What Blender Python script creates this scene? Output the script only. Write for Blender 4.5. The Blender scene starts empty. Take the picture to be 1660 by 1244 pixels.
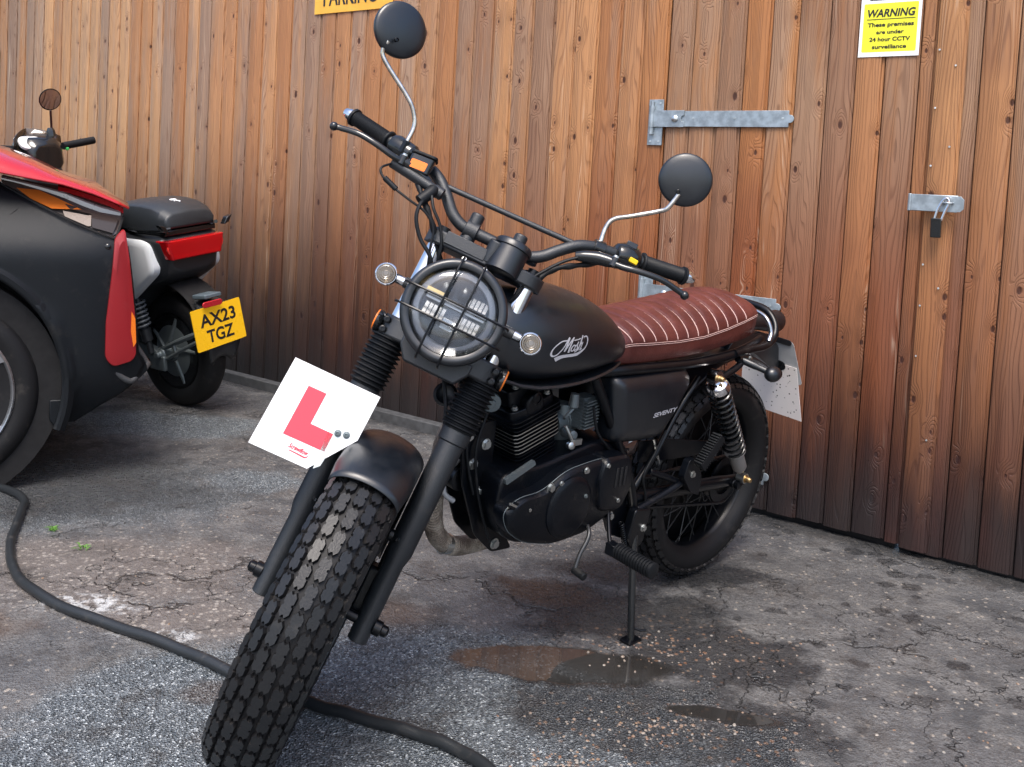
import bpy, bmesh, math, random
from math import sin, cos, pi, radians, sqrt, atan2, hypot
from mathutils import Vector, Matrix
from mathutils.bvhtree import BVHTree
random.seed(11)
S = bpy.context.scene
COL = S.collection
# ------------------------------------------------------------------ camera
PITCH, ROLL, CH, FPX, CY = 0.05303, 0.05469, 1.09773, 1532.65, 387.44
fwd = Vector((0, cos(PITCH), -sin(PITCH))); up0 = Vector((0, sin(PITCH), cos(PITCH))); r0 = Vector((1, 0, 0))
right = cos(ROLL)*r0 + sin(ROLL)*up0
up = -sin(ROLL)*r0 + cos(ROLL)*up0
cd = bpy.data.cameras.new("camera"); cam = bpy.data.objects.new("camera", cd); COL.objects.link(cam)
cam.matrix_world = Matrix(((right.x, up.x, -fwd.x, 0), (right.y, up.y, -fwd.y, 0), (right.z, up.z, -fwd.z, CH), (0, 0, 0, 1)))
cd.sensor_width = 36; cd.lens = FPX/1660*36; cd.shift_y = (CY-622)/1660; cd.clip_start = .02; cd.clip_end = 2000
S.camera = cam
# ------------------------------------------------------------------ world and sun
SUN_EL, SUN_AZ = radians(62), radians(188)      # azimuth measured from +Y clockwise
w = bpy.data.worlds.new("World"); S.world = w; w.use_nodes = True
nt = w.node_tree; nt.nodes.clear()
sky = nt.nodes.new('ShaderNodeTexSky'); sky.sky_type = 'NISHITA'; sky.sun_disc = False
sky.sun_elevation = SUN_EL; sky.sun_rotation = SUN_AZ; sky.air_density = 1.0; sky.dust_density = 4.0; sky.ozone_density = 1.0
hs = nt.nodes.new('ShaderNodeHueSaturation'); hs.inputs['Saturation'].default_value = 1.12
bg = nt.nodes.new('ShaderNodeBackground'); bg.inputs['Strength'].default_value = .15
wo = nt.nodes.new('ShaderNodeOutputWorld')
nt.links.new(sky.outputs[0], hs.inputs['Color']); nt.links.new(hs.outputs[0], bg.inputs[0]); nt.links.new(bg.outputs[0], wo.inputs[0])
sd = bpy.data.lights.new("sun", 'SUN'); sun = bpy.data.objects.new("sun", sd); COL.objects.link(sun)
sd.energy = 1.4; sd.angle = radians(24); sd.color = (1, .97, .93)
sdir = Vector((sin(SUN_AZ)*cos(SUN_EL), cos(SUN_AZ)*cos(SUN_EL), sin(SUN_EL)))
sun.rotation_euler = sdir.to_track_quat('Z', 'Y').to_euler()
S.view_settings.view_transform = 'Standard'; S.view_settings.look = 'None'; S.view_settings.gamma = 1
S.view_settings.exposure = 1.03
# ------------------------------------------------------------------ material helpers
class NT:
    def __init__(s, name):
        s.m = bpy.data.materials.new(name); s.m.use_nodes = True; s.t = s.m.node_tree
        s.b = s.t.nodes['Principled BSDF']
    def n(s, typ, **kw):
        nd = s.t.nodes.new(typ)
        for k, v in kw.items():
            if k in nd.inputs: nd.inputs[k].default_value = v
            else: setattr(nd, k, v)
        return nd
    def l(s, a, b): s.t.links.new(a, b)
    def val(s, x, sock):
        if hasattr(x, 'links'): s.l(x, sock)
        elif sock.type == 'RGBA' and isinstance(x, (int, float)): sock.default_value = (x, x, x, 1)
        else: sock.default_value = x
    def math(s, op, a, b=0.0, c=0.0, clamp=False):
        nd = s.n('ShaderNodeMath', operation=op, use_clamp=clamp)
        s.val(a, nd.inputs[0]); s.val(b, nd.inputs[1]); s.val(c, nd.inputs[2]); return nd.outputs[0]
    def mix(s, f, a, b, blend='MIX'):
        nd = s.n('ShaderNodeMix', data_type='RGBA', blend_type=blend, clamp_factor=True)
        s.val(f, nd.inputs[0])
        for x, i in ((a, 6), (b, 7)):
            if isinstance(x, tuple): x = tuple(x)+(1,) if len(x) == 3 else x
            s.val(x, nd.inputs[i])
        return nd.outputs[2]
    def ramp(s, f, stops, interp='LINEAR'):
        nd = s.n('ShaderNodeValToRGB'); cr = nd.color_ramp; cr.interpolation = interp
        while len(cr.elements) < len(stops): cr.elements.new(.5)
        for e, (p, c) in zip(cr.elements, stops):
            e.position = p; e.color = (c, c, c, 1) if not isinstance(c, tuple) else tuple(c)+(1,)
        s.val(f, nd.inputs[0]); return nd.outputs[0]
    def noise(s, vec, scale, detail=3, rough=.55, dist=0):
        nd = s.n('ShaderNodeTexNoise', Scale=scale, Detail=detail, Roughness=rough, Distortion=dist)
        if vec is not None: s.l(vec, nd.inputs['Vector'])
        return nd.outputs[0]
    def vor(s, vec, scale, feature='F1', out=0, rnd=1.0):
        nd = s.n('ShaderNodeTexVoronoi', feature=feature, Scale=scale, Randomness=rnd)
        if vec is not None: s.l(vec, nd.inputs['Vector'])
        return nd.outputs[out]
    def mapr(s, x, a, b, c=0., d=1., sm=True):
        nd = s.n('ShaderNodeMapRange', interpolation_type='SMOOTHSTEP' if sm else 'LINEAR')
        s.val(x, nd.inputs[0])
        for i, v in enumerate((a, b, c, d)): s.val(v, nd.inputs[1+i])
        return nd.outputs[0]
    def bump(s, h, dist, strength=1.0, prev=None):
        nd = s.n('ShaderNodeBump', Strength=strength, Distance=dist); s.val(h, nd.inputs['Height'])
        if prev is not None: s.l(prev, nd.inputs['Normal'])
        return nd.outputs[0]
    def out(s, **kw):
        for k, v in kw.items():
            if k == 'Normal': s.l(v, s.b.inputs['Normal'])
            else: s.val(tuple(v)+(1,) if isinstance(v, tuple) and len(v) == 3 else v, s.b.inputs[k])
        return s.m
def simple(name, col, rough=.5, metal=0., grain=0., gscale=400., var=.0, coat=0., dirt=0., vscale=9., spec=.5):
    M = NT(name); tc = M.n('ShaderNodeTexCoord').outputs['Object']
    kw = {}
    c = col
    if var: c = M.mix(M.mapr(M.noise(tc, vscale, 4), .3, .7), tuple(x*(1-var) for x in col), tuple(min(1, x*(1+var)) for x in col))
    if dirt:
        d = M.mapr(M.noise(tc, 16, 6, .7), .54, .72, 0, dirt); c = M.mix(d, c, (.16, .14, .12))
        kw['Roughness'] = M.math('ADD', rough, M.math('MULTIPLY', d, .4), clamp=True)
    else: kw['Roughness'] = M.mapr(M.noise(tc, 30, 3), .3, .7, max(0, rough-.05), min(1, rough+.07))
    if grain: kw['Normal'] = M.bump(M.noise(tc, gscale, 2), grain)
    return M.out(**{'Base Color': c, 'Metallic': metal, 'Coat Weight': coat, 'Specular IOR Level': spec, **kw})
m_black = simple('matte_black_paint', (.0036, .0058, .0092), .33, grain=.00012, gscale=900, spec=.8)
m_fork = simple('black_powder_coat', (.0060, .0085, .0118), .46, spec=.8, grain=.0006, gscale=500, dirt=.10)
m_frame = simple('black_frame_paint', (.0020, .0028, .0045), .28, dirt=.06, spec=.36)
m_engine = simple('black_engine_casting', (.0018, .0028, .0050), .30, spec=.32, grain=.0005, gscale=350, dirt=.10)
m_rubber = simple('black_rubber', (.0050, .0062, .008), .52, spec=.3, grain=.0003, gscale=300, dirt=.12)
m_tyre = simple('tyre_rubber', (.009, .0098, .0112), .40, grain=.0004, gscale=260, dirt=.10, spec=.45)
m_tyreside = simple('tyre_sidewall', (.0055, .0055, .0065), .58, dirt=.15, spec=.35)
m_chrome = simple('chrome', (.78, .78, .80), .10, 1.0)
m_worn = simple('worn_chrome', (.62, .58, .52), .22, 1.0, var=.25, vscale=60)
m_zinc = simple('zinc_bolt', (.62, .64, .62), .34, 1.0, var=.2)
m_galv = simple('galvanised_steel', (.36, .41, .44), .46, .75, grain=.0003, gscale=90, var=.22, vscale=35)
m_brass = simple('brass_nut', (.6, .42, .2), .35, 1.0)
m_alu = simple('bare_aluminium', (.55, .54, .5), .38, 1.0)
m_carb = simple('grey_cast_metal', (.16, .19, .2), .45, .6, dirt=.3)
m_grey = simple('grey_plastic', (.16, .17, .18), .45)
m_white = simple('white_plate', (.86, .87, .87), .3)
m_red = simple('red_letter', (.72, .06, .09), .35)
m_orange = simple('amber_plastic', (.85, .20, .02), .25)
m_yellowbtn = simple('yellow_button', (.85, .55, .01), .35)
m_ink = simple('black_ink', (.012, .012, .014), .5)
m_silver = simple('silver_print', (.55, .56, .6), .4, .3)
m_plateyellow = simple('plate_yellow', (.95, .54, .015), .3)
m_signyellow = simple('sign_yellow', (.83, .80, .03), .4)
m_parkyellow = simple('parking_sign_yellow', (.75, .42, .05), .45, var=.08)
m_dirtyplate = NT('dirty_white_plate')
_tc = m_dirtyplate.n('ShaderNodeTexCoord').outputs['Object']
_sp = m_dirtyplate.mapr(m_dirtyplate.vor(_tc, 85), .16, .24, 1, 0)
_spm = m_dirtyplate.math('MULTIPLY', _sp, m_dirtyplate.mapr(m_dirtyplate.noise(_tc, 22, 3), .46, .56))
m_dirtyplate = m_dirtyplate.out(**{'Base Color': m_dirtyplate.mix(_spm, m_dirtyplate.mix(m_dirtyplate.noise(_tc, 18, 5), (.62, .6, .56), (.72, .66, .66)), (.02, .018, .016)), 'Roughness': .55})
def glassy(name, col, rough=.05, trans=1.0, ior=1.45):
    M = NT(name); M.out(**{'Base Color': col, 'Roughness': rough, 'Transmission Weight': trans, 'IOR': ior}); return M.m
def thinglass(name, tint, spec=.12):
    M = NT(name); M.t.nodes.remove(M.b)
    lw = M.n('ShaderNodeLayerWeight', Blend=.25); tr = M.n('ShaderNodeBsdfTransparent'); tr.inputs[0].default_value = (*tint, 1)
    gl = M.n('ShaderNodeBsdfGlossy', Roughness=.03); mxs = M.n('ShaderNodeMixShader')
    M.l(M.math('ADD', M.math('MULTIPLY', lw.outputs['Fresnel'], .8), spec*.4, clamp=True), mxs.inputs[0])
    M.l(tr.outputs[0], mxs.inputs[1]); M.l(gl.outputs[0], mxs.inputs[2]); M.l(mxs.outputs[0], M.t.nodes['Material Output'].inputs[0]); return M.m
m_glass = thinglass('clear_lens', (.93, .95, .97))
m_smoke = thinglass('smoked_lens', (.50, .44, .36), .2)
m_amberlens = glassy('amber_lens', (.95, .32, .03), .12, .75)
m_redlens = glassy('red_lens', (.75, .01, .015), .10, .45)
m_mirror = simple('mirror_glass', (.9, .9, .92), .02, 1.0)
m_black_gloss = simple('gloss_black_plastic', (.008, .009, .01), .14, coat=.3)
# leather
M = NT('brown_leather'); tc = M.n('ShaderNodeTexCoord').outputs['Object']
c = M.mix(M.mapr(M.noise(tc, 14, 5), .3, .7), (.072, .015, .012), (.118, .029, .022))
m_leather = M.out(**{'Base Color': c, 'Roughness': M.mapr(M.noise(tc, 40, 3), .3, .7, .33, .5), 'Normal': M.bump(M.vor(tc, 420), .0006, .7, M.bump(M.noise(tc, 25, 4), .003, .5))})
m_thread = simple('pink_beige_thread', (.62, .42, .38), .7)
# wrapped exhaust
M = NT('exhaust_wrap'); tc = M.n('ShaderNodeTexCoord').outputs['Object']
wv = M.n('ShaderNodeTexWave', wave_type='BANDS', bands_direction='DIAGONAL', Scale=75, Distortion=1.2, Detail=2); M.l(tc, wv.inputs['Vector'])
ck = M.vor(tc, 420)
c = M.mix(M.mapr(M.noise(tc, 18, 5), .35, .65), (.20, .155, .12), (.66, .58, .48))
m_wrap = M.out(**{'Base Color': M.mix(M.math('MULTIPLY', ck, .7), c, (.04, .03, .025)), 'Roughness': .85, 'Normal': M.bump(wv.outputs[1], .0015, 1, M.bump(ck, .001))})
# car
m_carblack = simple('textured_black_cladding', (.0042, .0058, .0080), .45, spec=.3, grain=.0005, gscale=700, dirt=.08)
m_carpaint = simple('dark_metallic_paint', (.05, .06, .07), .35, .4, coat=.4)
m_carred = simple('red_car_paint', (.50, .010, .016), .22, .1, coat=1.0)
m_rim = simple('alloy_rim', (.45, .46, .48), .3, .9)
m_void = simple('dark_underside', (.006, .006, .007), .9)
# wood -----------------------------------------------------------------------
def wood(name):
    M = NT(name)
    uv = M.n('ShaderNodeUVMap', uv_map='UVMap').outputs[0]
    at = M.n('ShaderNodeAttribute', attribute_name='plank').outputs['Color']
    sp = M.n('ShaderNodeSeparateColor'); M.l(at, sp.inputs[0]); r1, r2, r3 = sp.outputs[0], sp.outputs[1], sp.outputs[2]
    s2 = M.n('ShaderNodeSeparateXYZ'); M.l(uv, s2.inputs[0]); x, z = s2.outputs[0], s2.outputs[1]
    pos = M.n('ShaderNodeNewGeometry').outputs['Position']; sz = M.n('ShaderNodeSeparateXYZ'); M.l(pos, sz.inputs[0]); Z = sz.outputs[2]; X = sz.outputs[0]
    off = M.math('MULTIPLY', r1, 37.0); off2 = M.math('MULTIPLY', r2, 23.0)
    def vec(a, b, c_):
        nd = M.n('ShaderNodeCombineXYZ'); M.val(a, nd.inputs[0]); M.val(b, nd.inputs[1]); M.val(c_, nd.inputs[2]); return nd.outputs[0]
    kv = vec(M.math('MULTIPLY_ADD', x, 15.0, off), M.math('MULTIPLY_ADD', z, 8.0, off2), 0.0)
    vn = M.n('ShaderNodeTexVoronoi', feature='F1', voronoi_dimensions='2D', Scale=1.0); M.l(kv, vn.inputs['Vector']); kd = vn.outputs['Distance']
    # keep only some of the cells as knots
    kc = M.n('ShaderNodeSeparateColor'); M.l(vn.outputs['Color'], kc.inputs[0])
    keep = M.math('GREATER_THAN', kc.outputs[0], M.mapr(X, -3., .5, .86, .79, False))
    ksz = M.math('MULTIPLY_ADD', M.math('MULTIPLY', kc.outputs[1], kc.outputs[2]), .14, .06)
    knot = M.math('MULTIPLY', keep, M.math('SUBTRACT', 1.0, M.math('DIVIDE', kd, ksz), clamp=True), clamp=True)
    knot_m = M.mapr(knot, .0, .45)
    halo = M.math('MULTIPLY', keep, M.mapr(kd, .02, .48, 1, 0))
    nlow = M.noise(vec(M.math('MULTIPLY_ADD', x, 9.0, off), M.math('MULTIPLY_ADD', z, .9, off2), off2), 1.0, 2)
    field = M.math('ADD', M.math('MULTIPLY', M.math('ABSOLUTE', M.math('ADD', x, M.math('MULTIPLY_ADD', r3, .03, -.015))), 95.0), M.math('MULTIPLY', nlow, 17.0))
    field = M.math('ADD', field, M.math('MULTIPLY', z, .9))
    field = M.math('ADD', field, M.math('MULTIPLY', halo, 3.6))
    fr = M.math('FRACT', field)
    line = M.math('MULTIPLY', M.mapr(fr, .55, .86), M.mapr(fr, .9, 1.0, 1, 0))
    fine = M.noise(vec(M.math('MULTIPLY_ADD', x, 420., off), M.math('MULTIPLY', z, 7.), off2), 1.0, 4, .65)
    blot = M.noise(vec(M.math('MULTIPLY_ADD', x, 14., off), M.math('MULTIPLY_ADD', z, 1.3, off2), off), 1.0, 4, .6)
    # base tone differs board to board
    toneA = M.mix(r1, (.38, .185, .080), (.56, .33, .165))
    toneB = M.mix(r2, (.30, .205, .145), (.42, .31, .225))      # greyer weathered
    toneC = M.mix(r2, (.37, .120, .032), (.50, .205, .062))     # orange stain kept
    wx = M.mapr(X, -1.9, .9)                                   # more stain left towards the gate
    grey = M.mapr(M.math('ADD', M.math('MULTIPLY', blot, .9), M.math('MULTIPLY', r3, .35)), .50, .80)
    base = M.mix(wx, toneA, M.mix(.55, toneA, toneC))
    base = M.mix(M.math('MULTIPLY', grey, M.mapr(wx, 0, 1, .9, .55, False)), base, toneB)
    dk = M.mapr(Z, .70, 1.55, 1, 0)                            # the stain has bleached towards the top
    rich = M.mix(wx, (.14, .063, .036), (.22, .052, .015))
    base = M.mix(M.math('MULTIPLY', dk, M.mapr(wx, 0, 1, .78, .85, False)), base, M.mix(r1, rich, M.mix(.45, rich, base)))
    base = M.mix(M.math('MULTIPLY', r3, .55), base, M.mix(.42, base, (.035, .015, .010)))
    base = M.mix(M.math('MULTIPLY', line, M.mapr(blot, .35, .62, .22, .68)), base, M.mix(.66, base, (.10, .034, .014)))
    pale = M.math('MULTIPLY', M.mapr(M.noise(vec(M.math('MULTIPLY_ADD', x, 26., off), M.math('MULTIPLY_ADD', z, .8, off), off2), 1.0, 3), .58, .72), M.math('MULTIPLY', M.mapr(fr, .1, .4), M.mapr(fr, .4, .6, 1, 0)))
    base = M.mix(M.math('MULTIPLY', pale, .75), base, M.mix(.6, base, (.70, .56, .42)))
    base = M.mix(M.mapr(fine, .35, .72, 0, .5), base, M.mix(.45, base, (.05, .025, .014)))
    base = M.mix(M.math('MULTIPLY', M.math('MULTIPLY', halo, halo), .55), base, M.mix(.5, base, (.15, .045, .018)))
    base = M.mix(M.math('MULTIPLY', knot_m, .9), base, (.045, .014, .008))
    # rising damp and splash dirt, with a ragged upper edge that differs per board
    dn = M.noise(vec(M.math('MULTIPLY_ADD', x, 20., off), M.math('MULTIPLY_ADD', z, 2.2, off2), off), 1.0, 4)
    damp = M.mapr(M.math('ADD', Z, M.math('ADD', M.math('MULTIPLY', dn, .5), M.math('MULTIPLY', r2, .18))), M.mapr(wx, 0, 1, .60, .48, False), M.mapr(wx, 0, 1, 1.50, 1.22, False), 1, 0)
    dampc = M.mix(wx, (.012, .010, .012), (.026, .010, .009))
    base = M.mix(M.math('MULTIPLY', damp, .97), base, M.mix(M.math('MULTIPLY', fine, .16), dampc, base))
    algae = M.mapr(M.math('ADD', Z, M.math('MULTIPLY', dn, .25)), .18, .52, 1, 0)
    base = M.mix(M.math('MULTIPLY', algae, .75), base, (.012, .014, .016))
    red = M.mapr(M.noise(vec(M.math('MULTIPLY', X, 2.2), M.math('MULTIPLY', Z, 1.4), off2), 1.0, 3), .5, .68)
    base = M.mix(M.math('MULTIPLY', M.math('MULTIPLY', red, wx), .55), base, M.mix(.5, base, (.10, .028, .018)))
    edge = M.math('MULTIPLY', M.mapr(X, 1.20, 1.30), M.mapr(X, 1.38, 1.50, 1, 0))
    base = M.mix(M.math('MULTIPLY', M.math('MULTIPLY', edge, M.mapr(dn, .25, .6)), .6), base, M.mix(.45, base, (.060, .020, .018)))
    h = M.math('SUBTRACT', M.math('MULTIPLY', fine, .5), M.math('MULTIPLY', line, .8))
    h = M.math('SUBTRACT', h, knot_m)
    return M.out(**{'Base Color': base, 'Roughness': M.mapr(damp, 0, 1, .62, .48, False), 'Specular IOR Level': .35, 'Normal': M.bump(h, .0012)})
m_wood = wood('stained_plank_wood')
m_kick = simple('weathered_kick_board', (.05, .052, .055), .8, grain=.001, gscale=120, var=.3, vscale=30)
# ------------------------------------------------------------------ geometry helpers
V = lambda *a: Vector(a)
def link(name, V_, F, mat, parent=None, ang=38, bevel=0, seg=2, sub=0, solid=0, mats=None, mi=None):
    me = bpy.data.meshes.new(name); me.from_pydata([tuple(v) for v in V_], [], F); me.update()
    bm = bmesh.new(); bm.from_mesh(me)
    if not solid: bmesh.ops.recalc_face_normals(bm, faces=bm.faces)
    bm.to_mesh(me); bm.free()
    for m in (mats or [mat]): me.materials.append(m)
    if mi: me.polygons.foreach_set('material_index', mi)
    me.shade_smooth()
    if ang < 180: me.set_sharp_from_angle(angle=radians(ang))
    o = bpy.data.objects.new(name, me); COL.objects.link(o)
    if parent is not None: o.parent = parent
    if solid:
        md = o.modifiers.new('s', 'SOLIDIFY'); md.thickness = solid; md.offset = -1
    if bevel:
        md = o.modifiers.new('b', 'BEVEL'); md.width = bevel; md.segments = seg; md.limit_method = 'ANGLE'; md.angle_limit = radians(35); md.harden_normals = False
    if sub:
        md = o.modifiers.new('u', 'SUBSURF'); md.levels = md.render_levels = sub
    return o
def cat(*gs):
    Vs, Fs = [], []
    for v, f in gs:
        k = len(Vs); Vs += [Vector(p) for p in v]; Fs += [tuple(i+k for i in q) for q in f]
    return Vs, Fs
def mp(g, fn): return [fn(Vector(p)) for p in g[0]], g[1]
def smooth(pts, n=6, closed=False):
    P = [Vector(p) for p in pts]; out = []; m = len(P)
    for i in range(m if closed else m-1):
        if closed: a, b, c, d = P[i-1], P[i], P[(i+1) % m], P[(i+2) % m]
        else: a, b, c, d = P[max(i-1, 0)], P[i], P[i+1], P[min(i+2, m-1)]
        for k in range(n):
            t = k/n; out.append(.5*((2*b)+(c-a)*t+(2*a-5*b+4*c-d)*t*t+(3*b-a-3*c+d)*t**3))
    if not closed: out.append(P[-1])
    return out
def tube(path, r, seg=10, closed=False, cap=True, flat=None):
    P = [Vector(p) for p in path]; n = len(P)
    rs = r if isinstance(r, (list, tuple)) else [r]*n
    T = []
    for i in range(n):
        if closed: d = P[(i+1) % n]-P[i-1]
        else: d = P[min(i+1, n-1)]-P[max(i-1, 0)]
        T.append(d.normalized() if d.length > 1e-9 else V(0, 0, 1))
    ref = V(0, 0, 1) if abs(T[0].z) < .9 else V(1, 0, 0)
    N = (ref-T[0]*ref.dot(T[0])).normalized(); Vs, Fs = [], []
    for i in range(n):
        if i:
            N = (N-T[i]*N.dot(T[i])).normalized()
        B = T[i].cross(N)
        for k in range(seg):
            a = 2*pi*k/seg; Vs.append(P[i]+rs[i]*(cos(a)*N+sin(a)*B*(flat or 1)))
    for i in range(n if closed else n-1):
        j = (i+1) % n
        for k in range(seg): Fs.append((i*seg+k, i*seg+(k+1) % seg, j*seg+(k+1) % seg, j*seg+k))
    if cap and not closed: Fs += [tuple(range(seg))[::-1], tuple((n-1)*seg+k for k in range(seg))]
    return Vs, Fs
def lathe(p0, ax, prof, seg=24, sx=1.0, refv=None):
    """prof: (distance along ax, radius)"""
    p0 = Vector(p0); ax = Vector(ax).normalized(); ref = Vector(refv) if refv else (V(0, 0, 1) if abs(ax.z) < .9 else V(1, 0, 0))
    N = (ref-ax*ref.dot(ax)).normalized(); B = ax.cross(N); Vs, Fs = [], []
    for d, r in prof:
        for k in range(seg):
            a = 2*pi*k/seg; Vs.append(p0+ax*d+r*(cos(a)*N+sin(a)*B*sx))
    for i in range(len(prof)-1):
        for k in range(seg): Fs.append((i*seg+k, i*seg+(k+1) % seg, (i+1)*seg+(k+1) % seg, (i+1)*seg+k))
    if prof[0][1] > 1e-5: Fs.append(tuple(range(seg))[::-1])
    if prof[-1][1] > 1e-5: Fs.append(tuple((len(prof)-1)*seg+k for k in range(seg)))
    return Vs, Fs
def box(c, h, X=(1, 0, 0), Y=(0, 1, 0), Z=(0, 0, 1)):
    c = Vector(c); X, Y, Z = Vector(X)*h[0], Vector(Y)*h[1], Vector(Z)*h[2]
    Vs = [c+X*a+Y*b+Z*d for d in (-1, 1) for a, b in ((-1, -1), (1, -1), (1, 1), (-1, 1))]
    return Vs, [(3, 2, 1, 0), (4, 5, 6, 7), (0, 1, 5, 4), (1, 2, 6, 5), (2, 3, 7, 6), (3, 0, 4, 7)]
def prism(pts, O, U, W, N, d0, d1):
    O, U, W, N = Vector(O), Vector(U), Vector(W), Vector(N); n = len(pts)
    Vs = [O+U*a+W*b+N*d for d in (d0, d1) for a, b in pts]
    return Vs, [tuple(range(n))[::-1], tuple(range(n, 2*n))]+[(i, (i+1) % n, n+(i+1) % n, n+i) for i in range(n)]
def loft(rings, cap=True, closed=True):
    n = len(rings[0]); Vs = [Vector(p) for r in rings for p in r]; Fs = []
    for i in range(len(rings)-1):
        for k in range(n if closed else n-1): Fs.append((i*n+k, i*n+(k+1) % n, (i+1)*n+(k+1) % n, (i+1)*n+k))
    if cap and closed: Fs += [tuple(range(n))[::-1], tuple((len(rings)-1)*n+k for k in range(n))]
    return Vs, Fs
def rrect(hw, hh, r, n=5):
    out = []
    for cx, cy, a0 in ((hw-r, hh-r, 0), (-hw+r, hh-r, pi/2), (-hw+r, -hh+r, pi), (hw-r, -hh+r, 1.5*pi)):
        for k in range(n+1): a = a0+pi/2*k/n; out.append((cx+r*cos(a), cy+r*sin(a)))
    return out
def ball(c, r, seg=14, ring=9, sc=(1, 1, 1)):
    return mp(lathe((0, 0, 0), (0, 0, 1), [(-r*cos(pi*i/ring), max(1e-6, r*sin(pi*i/ring))) for i in range(ring+1)], seg), lambda p: Vector(c)+V(p.x*sc[0], p.y*sc[1], p.z*sc[2]))
def hexbolt(p, ax, r=.008, h=.006):
    return cat(lathe(p, ax, [(0, r*1.35), (.0015, r*1.35), (.0015, r)], 18), lathe(Vector(p)+Vector(ax).normalized()*.001, ax, [(0, r), (h, r), (h, r*.8)], 6))
def text(body, O, U, W, width, mat, name, parent, height=None, bold=0.0, shear=0.0, th=.0006, center=True, spacing=1.0, surf=None):
    cu = bpy.data.curves.new('t', 'FONT'); cu.body = body; cu.offset = bold; cu.shear = shear; cu.space_character = spacing; cu.resolution_u = 4
    to = bpy.data.objects.new('t', cu); COL.objects.link(to); dg = bpy.context.evaluated_depsgraph_get(); dg.update()
    me = bpy.data.meshes.new_from_object(to.evaluated_get(dg)); bpy.data.objects.remove(to)
    xs = [v.co.x for v in me.vertices]; ys = [v.co.y for v in me.vertices]
    x0, x1, y0, y1 = min(xs), max(xs), min(ys), max(ys); k = width/(x1-x0); ky = (height/(y1-y0)) if height else k
    O, U, W = Vector(O), Vector(U).normalized(), Vector(W).normalized(); N = U.cross(W)
    Vs = [O+U*((v.co.x-(x0+x1)/2)*k)+W*((v.co.y-(y0+y1)/2)*ky)+N*.0008 for v in me.vertices]
    if surf: Vs = [surf(p) for p in Vs]
    F = [tuple(p.vertices) for p in me.polygons]
    o = link(name, Vs, F, mat, parent, ang=180); return o
def empty(name, label, cat_, loc=(0, 0, 0), rot=(0, 0, 0), group=None):
    o = bpy.data.objects.new(name, None); COL.objects.link(o); o.location = loc; o.rotation_euler = rot; o.empty_display_size = .1
    o['label'] = label; o['category'] = cat_
    if group: o['group'] = group
    return o
def tag(o, label, cat_, group=None, kind=None):
    if label: o['label'] = label
    if cat_: o['category'] = cat_
    if group: o['group'] = group
    if kind: o['kind'] = kind
    return o
# ------------------------------------------------------------------ ground
def gz(x, y):
    t = max(0., min(1., (2.62-y)/.85)); return -.022*t*t*(3-2*t)
def frange(a, b, s):
    o = []; x = a
    while x < b-1e-9: o.append(x); x += s
    return o
gx = [-600, -100, -30, -12, -7]+frange(-4.5, 4.5, .12)+[5, 7, 12, 30, 100, 600]
gy = [-600, -100, -30, -10, -4, -1]+frange(0, 6.5, .08)+[7, 9, 14, 30, 100, 600]
Vs = [(x, y, gz(x, y)) for y in gy for x in gx]; nx = len(gx)
Fs = [(j*nx+i, j*nx+i+1, (j+1)*nx+i+1, (j+1)*nx+i) for j in range(len(gy)-1) for i in range(nx-1)]
W0x, W0y, WNx, WNy = .875, 3.30, sin(-.632), -cos(-.632)
M = NT('wet_asphalt'); P = M.n('ShaderNodeNewGeometry').outputs['Position']
sx = M.n('ShaderNodeSeparateXYZ'); M.l(P, sx.inputs[0])
wn1 = M.noise(P, 2.6, 3, .6); wn2 = M.noise(P, 9, 4, .62); wn3 = M.noise(P, 45, 3, .6)
wob = M.math('ADD', M.math('MULTIPLY_ADD', wn1, 2.6, -1.3), M.math('MULTIPLY_ADD', wn2, 2.2, -1.1))
def blob(cx, cy, rx, ry, soft=.35, nz=.7, rot=0):
    dx = M.math('SUBTRACT', sx.outputs[0], cx); dy = M.math('SUBTRACT', sx.outputs[1], cy)
    if rot:
        c_, s_ = cos(rot), sin(rot)
        dx, dy = M.math('ADD', M.math('MULTIPLY', dx, c_), M.math('MULTIPLY', dy, s_)), M.math('SUBTRACT', M.math('MULTIPLY', dy, c_), M.math('MULTIPLY', dx, s_))
    a = M.math('DIVIDE', dx, rx); b = M.math('DIVIDE', dy, ry)
    d = M.math('SQRT', M.math('ADD', M.math('MULTIPLY', a, a), M.math('MULTIPLY', b, b)))
    d = M.math('ADD', d, M.math('MULTIPLY', wob, nz))
    return M.mapr(d, 1-soft, 1+soft, 1, 0)
def mx(*a):
    o = a[0]
    for b in a[1:]: o = M.math('MAXIMUM', o, b)
    return o
agg = M.n('ShaderNodeTexVoronoi', feature='F1', Scale=210.0); M.l(P, agg.inputs['Vector'])
agg2 = M.n('ShaderNodeTexVoronoi', feature='F1', Scale=70.0); M.l(P, agg2.inputs['Vector'])
ac = M.n('ShaderNodeSeparateColor'); M.l(agg.outputs['Color'], ac.inputs[0])
ac2 = M.n('ShaderNodeSeparateColor'); M.l(agg2.outputs['Color'], ac2.inputs[0])
dry = M.mix(M.mapr(wn2, .35, .65), (.058, .060, .064), (.145, .144, .142))
dry = M.mix(M.mapr(wn1, .4, .62, 0, .6), dry, (.108, .110, .114))
dry = M.mix(M.math('MULTIPLY', M.mapr(ac2.outputs[0], .82, .9), M.mapr(agg2.outputs['Distance'], .2, .45, 1, 0)), dry, (.30, .27, .235))
dry = M.mix(M.math('MULTIPLY', M.mapr(ac.outputs[0], .55, .95, 0, .6), 1.0), dry, (.06, .056, .054))
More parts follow.
